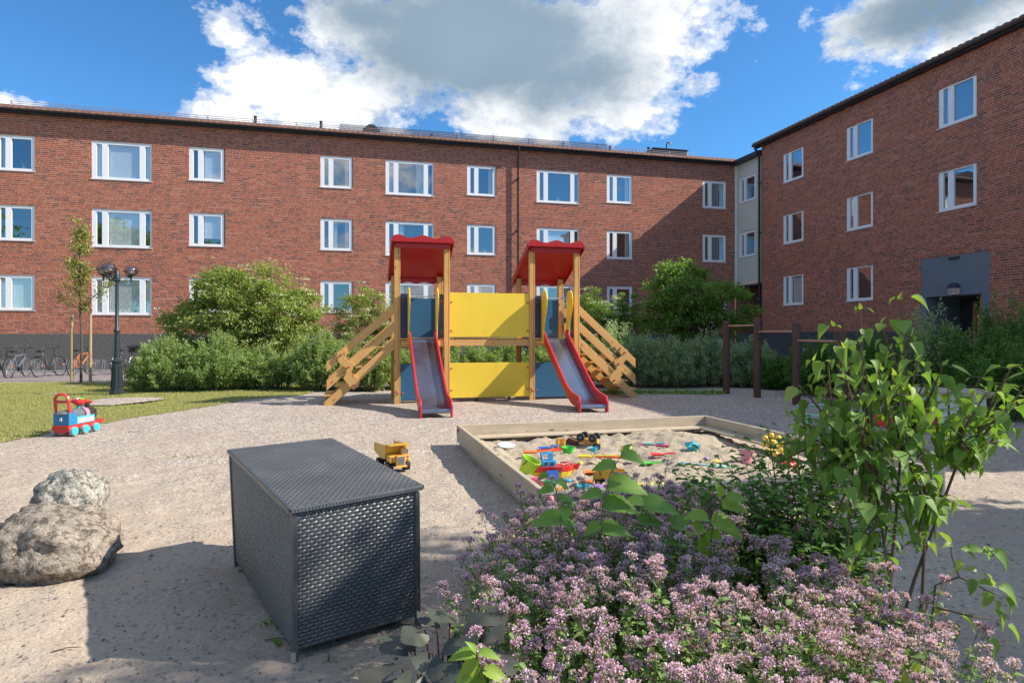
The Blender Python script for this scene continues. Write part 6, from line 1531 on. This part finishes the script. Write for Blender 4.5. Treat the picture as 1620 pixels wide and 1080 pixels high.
# plants with big serrated leaves, stem by stem
def big_leaves(name, label, stems, leaves, mat='lf_serr', T=T_SERR, wk=.72, group=None, sr=.0035, stemmat='gstem'):
    q = stems[0][0]; o_ = Vector((q.x, q.y, 0)); r_ = root(name, label, 'plant', o_, 0, group); m = MB()
    for s_ in stems: m.tube([p-o_ for p in s_], [sr*(1-.5*i/(len(s_)-1)) for i in range(len(s_))], 6)
    P, D, N, L, W = [], [], [], [], []
    for (p, d, nn, l) in leaves:
        P.append(Vector(p)-o_); D.append(d); N.append(nn); L.append(l); W.append(l*wk)
        sj = min((min(range(len(s_)), key=lambda i: (s_[i]-Vector(p)).length), s_) for s_ in stems) if False else None
        a = min((v for s_ in stems for v in [s_[0].lerp(s_[1], t_) for t_ in (.3, .5, .7, .85)]+list(s_[1:])), key=lambda v: (v-Vector(p)).length)
        m.tube([a-o_, Vector(p)-o_], .0014, 4, cap=False)
    m.build('stem', M[stemmat], r_, True); leafset(r_, 'leaves', P, D, N, L, W, T, mat, seed=len(stems)+len(leaves)); return r_
def LV(px, py, Z, dx, dz, l, dy=-.2, n=(0, -.55, 1)): return (at(px, py, Z+.95), (dx, dy, dz), n, l*(Z+.95)/Z) if Z < 1.9 and py < 900 else (at(px, py, Z), (dx, dy, dz), n, l*(Z/1.75))
Z1 = 2.7
big_leaves('serrated_plant', 'plant with big dark serrated leaves, stem rising before the cyan cake mould', [[Vector((.16, 2.7, .0)), at(878, 900, Z1), at(888, 820, Z1), at(877, 765, Z1), at(866, 752, Z1)]],
    [LV(875, 775, Z1, -1, .05, .045), LV(868, 752, Z1, -1, -.1, .035), LV(884, 790, Z1, 1, .2, .04), LV(890, 792, Z1, .9, -.1, .04), LV(890, 822, Z1, -1, .1, .085), LV(892, 826, Z1, .8, -.5, .05), LV(880, 760, Z1, .8, -.3, .04), LV(893, 800, Z1, 0, -.4, .05, -.9)])
big_leaves('serrated_plant', 'plant with big dark serrated leaves, stem rising in front of the toy truck', [[Vector((.38, 2.67, .0)), at(950, 900, 2.67), at(952, 810, 2.67), at(965, 750, 2.67), at(985, 715, 2.67)]],
    [LV(962, 770, 1.72, 1, .12, .105), LV(955, 800, 1.72, 1, .1, .095), LV(953, 782, 1.72, -1, .1, .06), LV(982, 722, 1.72, 1, .0, .07), LV(975, 738, 1.72, -1, .15, .065), LV(951, 838, 1.72, 1, .1, .08), LV(950, 830, 1.72, -.9, -.3, .05), LV(988, 715, 1.72, .2, .5, .03)])
big_leaves('serrated_plant', 'plant with big serrated leaves low above the flowers left of the bright green one', [[Vector((.6, 2.75, .0)), at(1035, 900, 2.75), at(1030, 820, 2.75), at(1018, 795, 2.75)]],
    [LV(1016, 800, 1.8, 1, .1, .10), LV(1010, 825, 1.8, .9, .15, .07), LV(1060, 830, 1.8, 1, .1, .09), LV(1040, 850, 1.8, 1, .05, .10), LV(1018, 795, 1.8, -.8, .2, .06)])
big_leaves('lime_plant', 'bright yellow-green young shoot above the lilac flowers at centre right', [[Vector((.84, 2.67, 0)), at(1120, 900, 2.67), at(1128, 830, 2.67), at(1142, 790, 2.67)]],
    [LV(1142, 800, 1.72, 1, .05, .070), LV(1150, 790, 1.72, .9, .25, .055), LV(1140, 785, 1.72, -.2, 1, .04), LV(1125, 825, 1.72, 1, -.25, .095), LV(1120, 820, 1.72, -.9, .3, .065), LV(1118, 840, 1.72, .6, -.9, .08), LV(1115, 835, 1.72, -1, -.1, .06), LV(1125, 850, 1.72, -.5, -.9, .07)], 'lf_lime')
big_leaves('nettle_plant', 'light green jagged-leaved shoot at the bottom beside the dark round leaves', [[at(745, 1120, 1.78), at(760, 1060, 1.75), at(752, 1035, 1.75)]],
    [LV(752, 1035, 1.75, -1, .1, .075), LV(757, 1040, 1.75, -.6, -.7, .09), LV(758, 1032, 1.75, .9, .0, .06), LV(760, 1050, 1.75, -.9, -.6, .10), LV(765, 1060, 1.75, .9, -.2, .08), LV(752, 1030, 1.75, -.3, .6, .04), LV(768, 1075, 1.75, -.8, -.3, .08)], 'lf_lime', wk=.5)
big_leaves('sun_lit_shoot', 'pale green crinkled leaf at the bottom right among the flowers', [[at(1440, 1150, 1.7), at(1450, 1070, 1.7)]], [LV(1450, 1070, 1.7, -.9, -.5, .06), LV(1452, 1062, 1.7, .8, .25, .04), LV(1445, 1066, 1.7, .1, .8, .035)], 'lf_lime')
# ligularia: round dark leaves
def tm_round(n=40):
    vs = [(0, .42, 0)]; fs = []
    for ring, rr in ((1, .28), (2, .5)):
        for k in range(n):
            a = -PI/2+.32+(2*PI-.64)*k/(n-1); w = 1+(.035*(-1)**k+.04*math.sin(5*a) if ring == 2 else 0); z = -.08*(rr/.5)**2+.05*math.sin(3*a)*(rr/.5)
            vs.append((rr*w*math.cos(a), .42+rr*w*math.sin(a), z))
    vs.append((0, .16, .02))
    for k in range(n-1): fs += [(0, 1+k, 2+k, 2+k), (1+k, 1+n+k, 2+n+k, 2+k)]
    fs = [(0, 1+k, 2+k) for k in range(n-1)]; f4 = [(1+k, 1+n+k, 2+n+k) for k in range(n-1)]+[(1+k, 2+n+k, 2+k) for k in range(n-1)]
    return np.array(vs), np.array(fs+f4)
T_ROUND = tm_round()
lg = [(636, 1058, 2.1, -.5, -.1, .12, .2), (720, 1000, 2.15, .2, .6, .115, .5), (752, 960, 2.2, .6, .3, .10, .3), (712, 965, 2.3, -.2, .7, .09, .6), (650, 1010, 2.25, -.6, .5, .09, .4), (672, 995, 2.2, -.5, .3, .07, .5), (684, 1032, 2.1, -.1, .2, .075, .7), (700, 1030, 2.05, .2, -.2, .09, .1), (765, 990, 2.1, .4, .1, .07, .3), (730, 1040, 2.0, .0, -.4, .09, .6), (660, 1065, 2.0, -.2, -.5, .08, .8), (700, 1070, 1.95, .2, -.6, .09, .2), (740, 985, 2.3, .3, .8, .07, .8), (690, 975, 2.35, -.3, .8, .07, .45), (775, 1030, 2.0, .6, -.2, .08, .15)]
lb = Vector((-.22, 2.1, 0)); r_ = root('ligularia_plant', 'clump of dark purple-green round leaves at the corner of the flower bed', 'plant', lb)
m = MB(); P, D, N, L, Rn = [], [], [], [], []
for px, py, Z, dx, dz, l, rn_ in lg:
    p = at(px, py, Z); p.z = max(p.z, .06); m.tube([Vector((rng.normal(0, .03), rng.normal(0, .03), .0)), (p-lb)*.5+Vector((0, 0, .03)), p-lb], [.005, .004, .003], 5); P.append(p-lb-Vector((0, 0, .0))); D.append((dx, -.55, dz*.35-.1)); N.append((rng.normal(0, .2)+.1, -.5, .9)); L.append(l*1.45); Rn.append(rn_)
m.build('stems', plain('purple_stem', (.10, .02, .03), .5, bump=0), r_, True); leafset(r_, 'leaves', P, D, N, L, L, T_ROUND, 'lf_purple', Rn)
# small weeds by the box
for k, (px, py, n_) in enumerate([(425, 985, 9), (440, 1015, 12), (520, 1040, 7), (380, 900, 6), (275, 722, 9), (300, 722, 7), (330, 733, 6), (135, 745, 7)]):
    q = G(px, py); P = [(rng.normal(0, .015), rng.normal(0, .015), .0) for _ in range(n_)]; r_ = root('weed', ['small weed at the left foot of the wicker box', 'weed tuft near the front leg of the wicker box', 'tiny weed under the front of the wicker box', 'tiny weed at the far left foot of the wicker box', 'left grass tuft on the open gravel', 'middle grass tuft on the open gravel', 'right grass tuft on the open gravel', 'tiny grass tuft right of the grey boulder'][k], 'weed', (q.x, q.y, gh(q.x, q.y)), 0, 'small weeds on the bare ground')
    leafset(r_, 'leaves', P, [(rng.normal(0, 1), rng.normal(0, 1), 1.1) for _ in P], [(rng.normal(), rng.normal(), .5) for _ in P], rng.uniform(.02, .045, n_), rng.uniform(.007, .014, n_), T_LEAF, 'lf_serr', seed=k)
# low herb strip in front of the right willows
P = np.column_stack([rng.uniform(1.9, 5.3, 900), 15.9+rng.normal(0, .12, 900), np.zeros(900)+.01]); 
tag(np_mesh('low_weeds', *cards(P, rng.normal(0, .8, (900, 3))+[0, 0, .8], rng.normal(0, 1, (900, 3)), rng.uniform(.05, .13, 900), .035, T_LEAF), M['lf_serr'], rnd=rng.uniform(0, 1, 900*6)), 'low weeds along the gravel edge before the right shrubs', 'weeds', kind='stuff')
# trodden leaves and bits drifting over the ground: small dry leaves
rng = np.random.default_rng(77); n = 260; y = 2+8*rng.uniform(0, 1, n)**1.3; x = rng.uniform(-.8, .8, n)*y; k_ = ~((x > -.9) & (x < 4.2) & (y > 4.6) & (y < 9.6)); x, y = x[k_], y[k_]; n = len(x)
P = np.column_stack([x, y, [gh(a, b)+.006 for a, b in zip(x, y)]])
V, Fa = cards(P, np.column_stack([rng.normal(0, 1, (n, 2)), rng.normal(0, .12, n)]), rng.normal(0, .25, (n, 3))+[0, 0, 1], rng.uniform(.012, .03, n), rng.uniform(.008, .016, n), T_LEAF)
tag(np_mesh('leaf_litter', V, Fa, M['stem'], rnd=rng.uniform(0, 1, len(Fa))), 'small dry leaves scattered on the bare ground', 'leaf litter', kind='stuff')
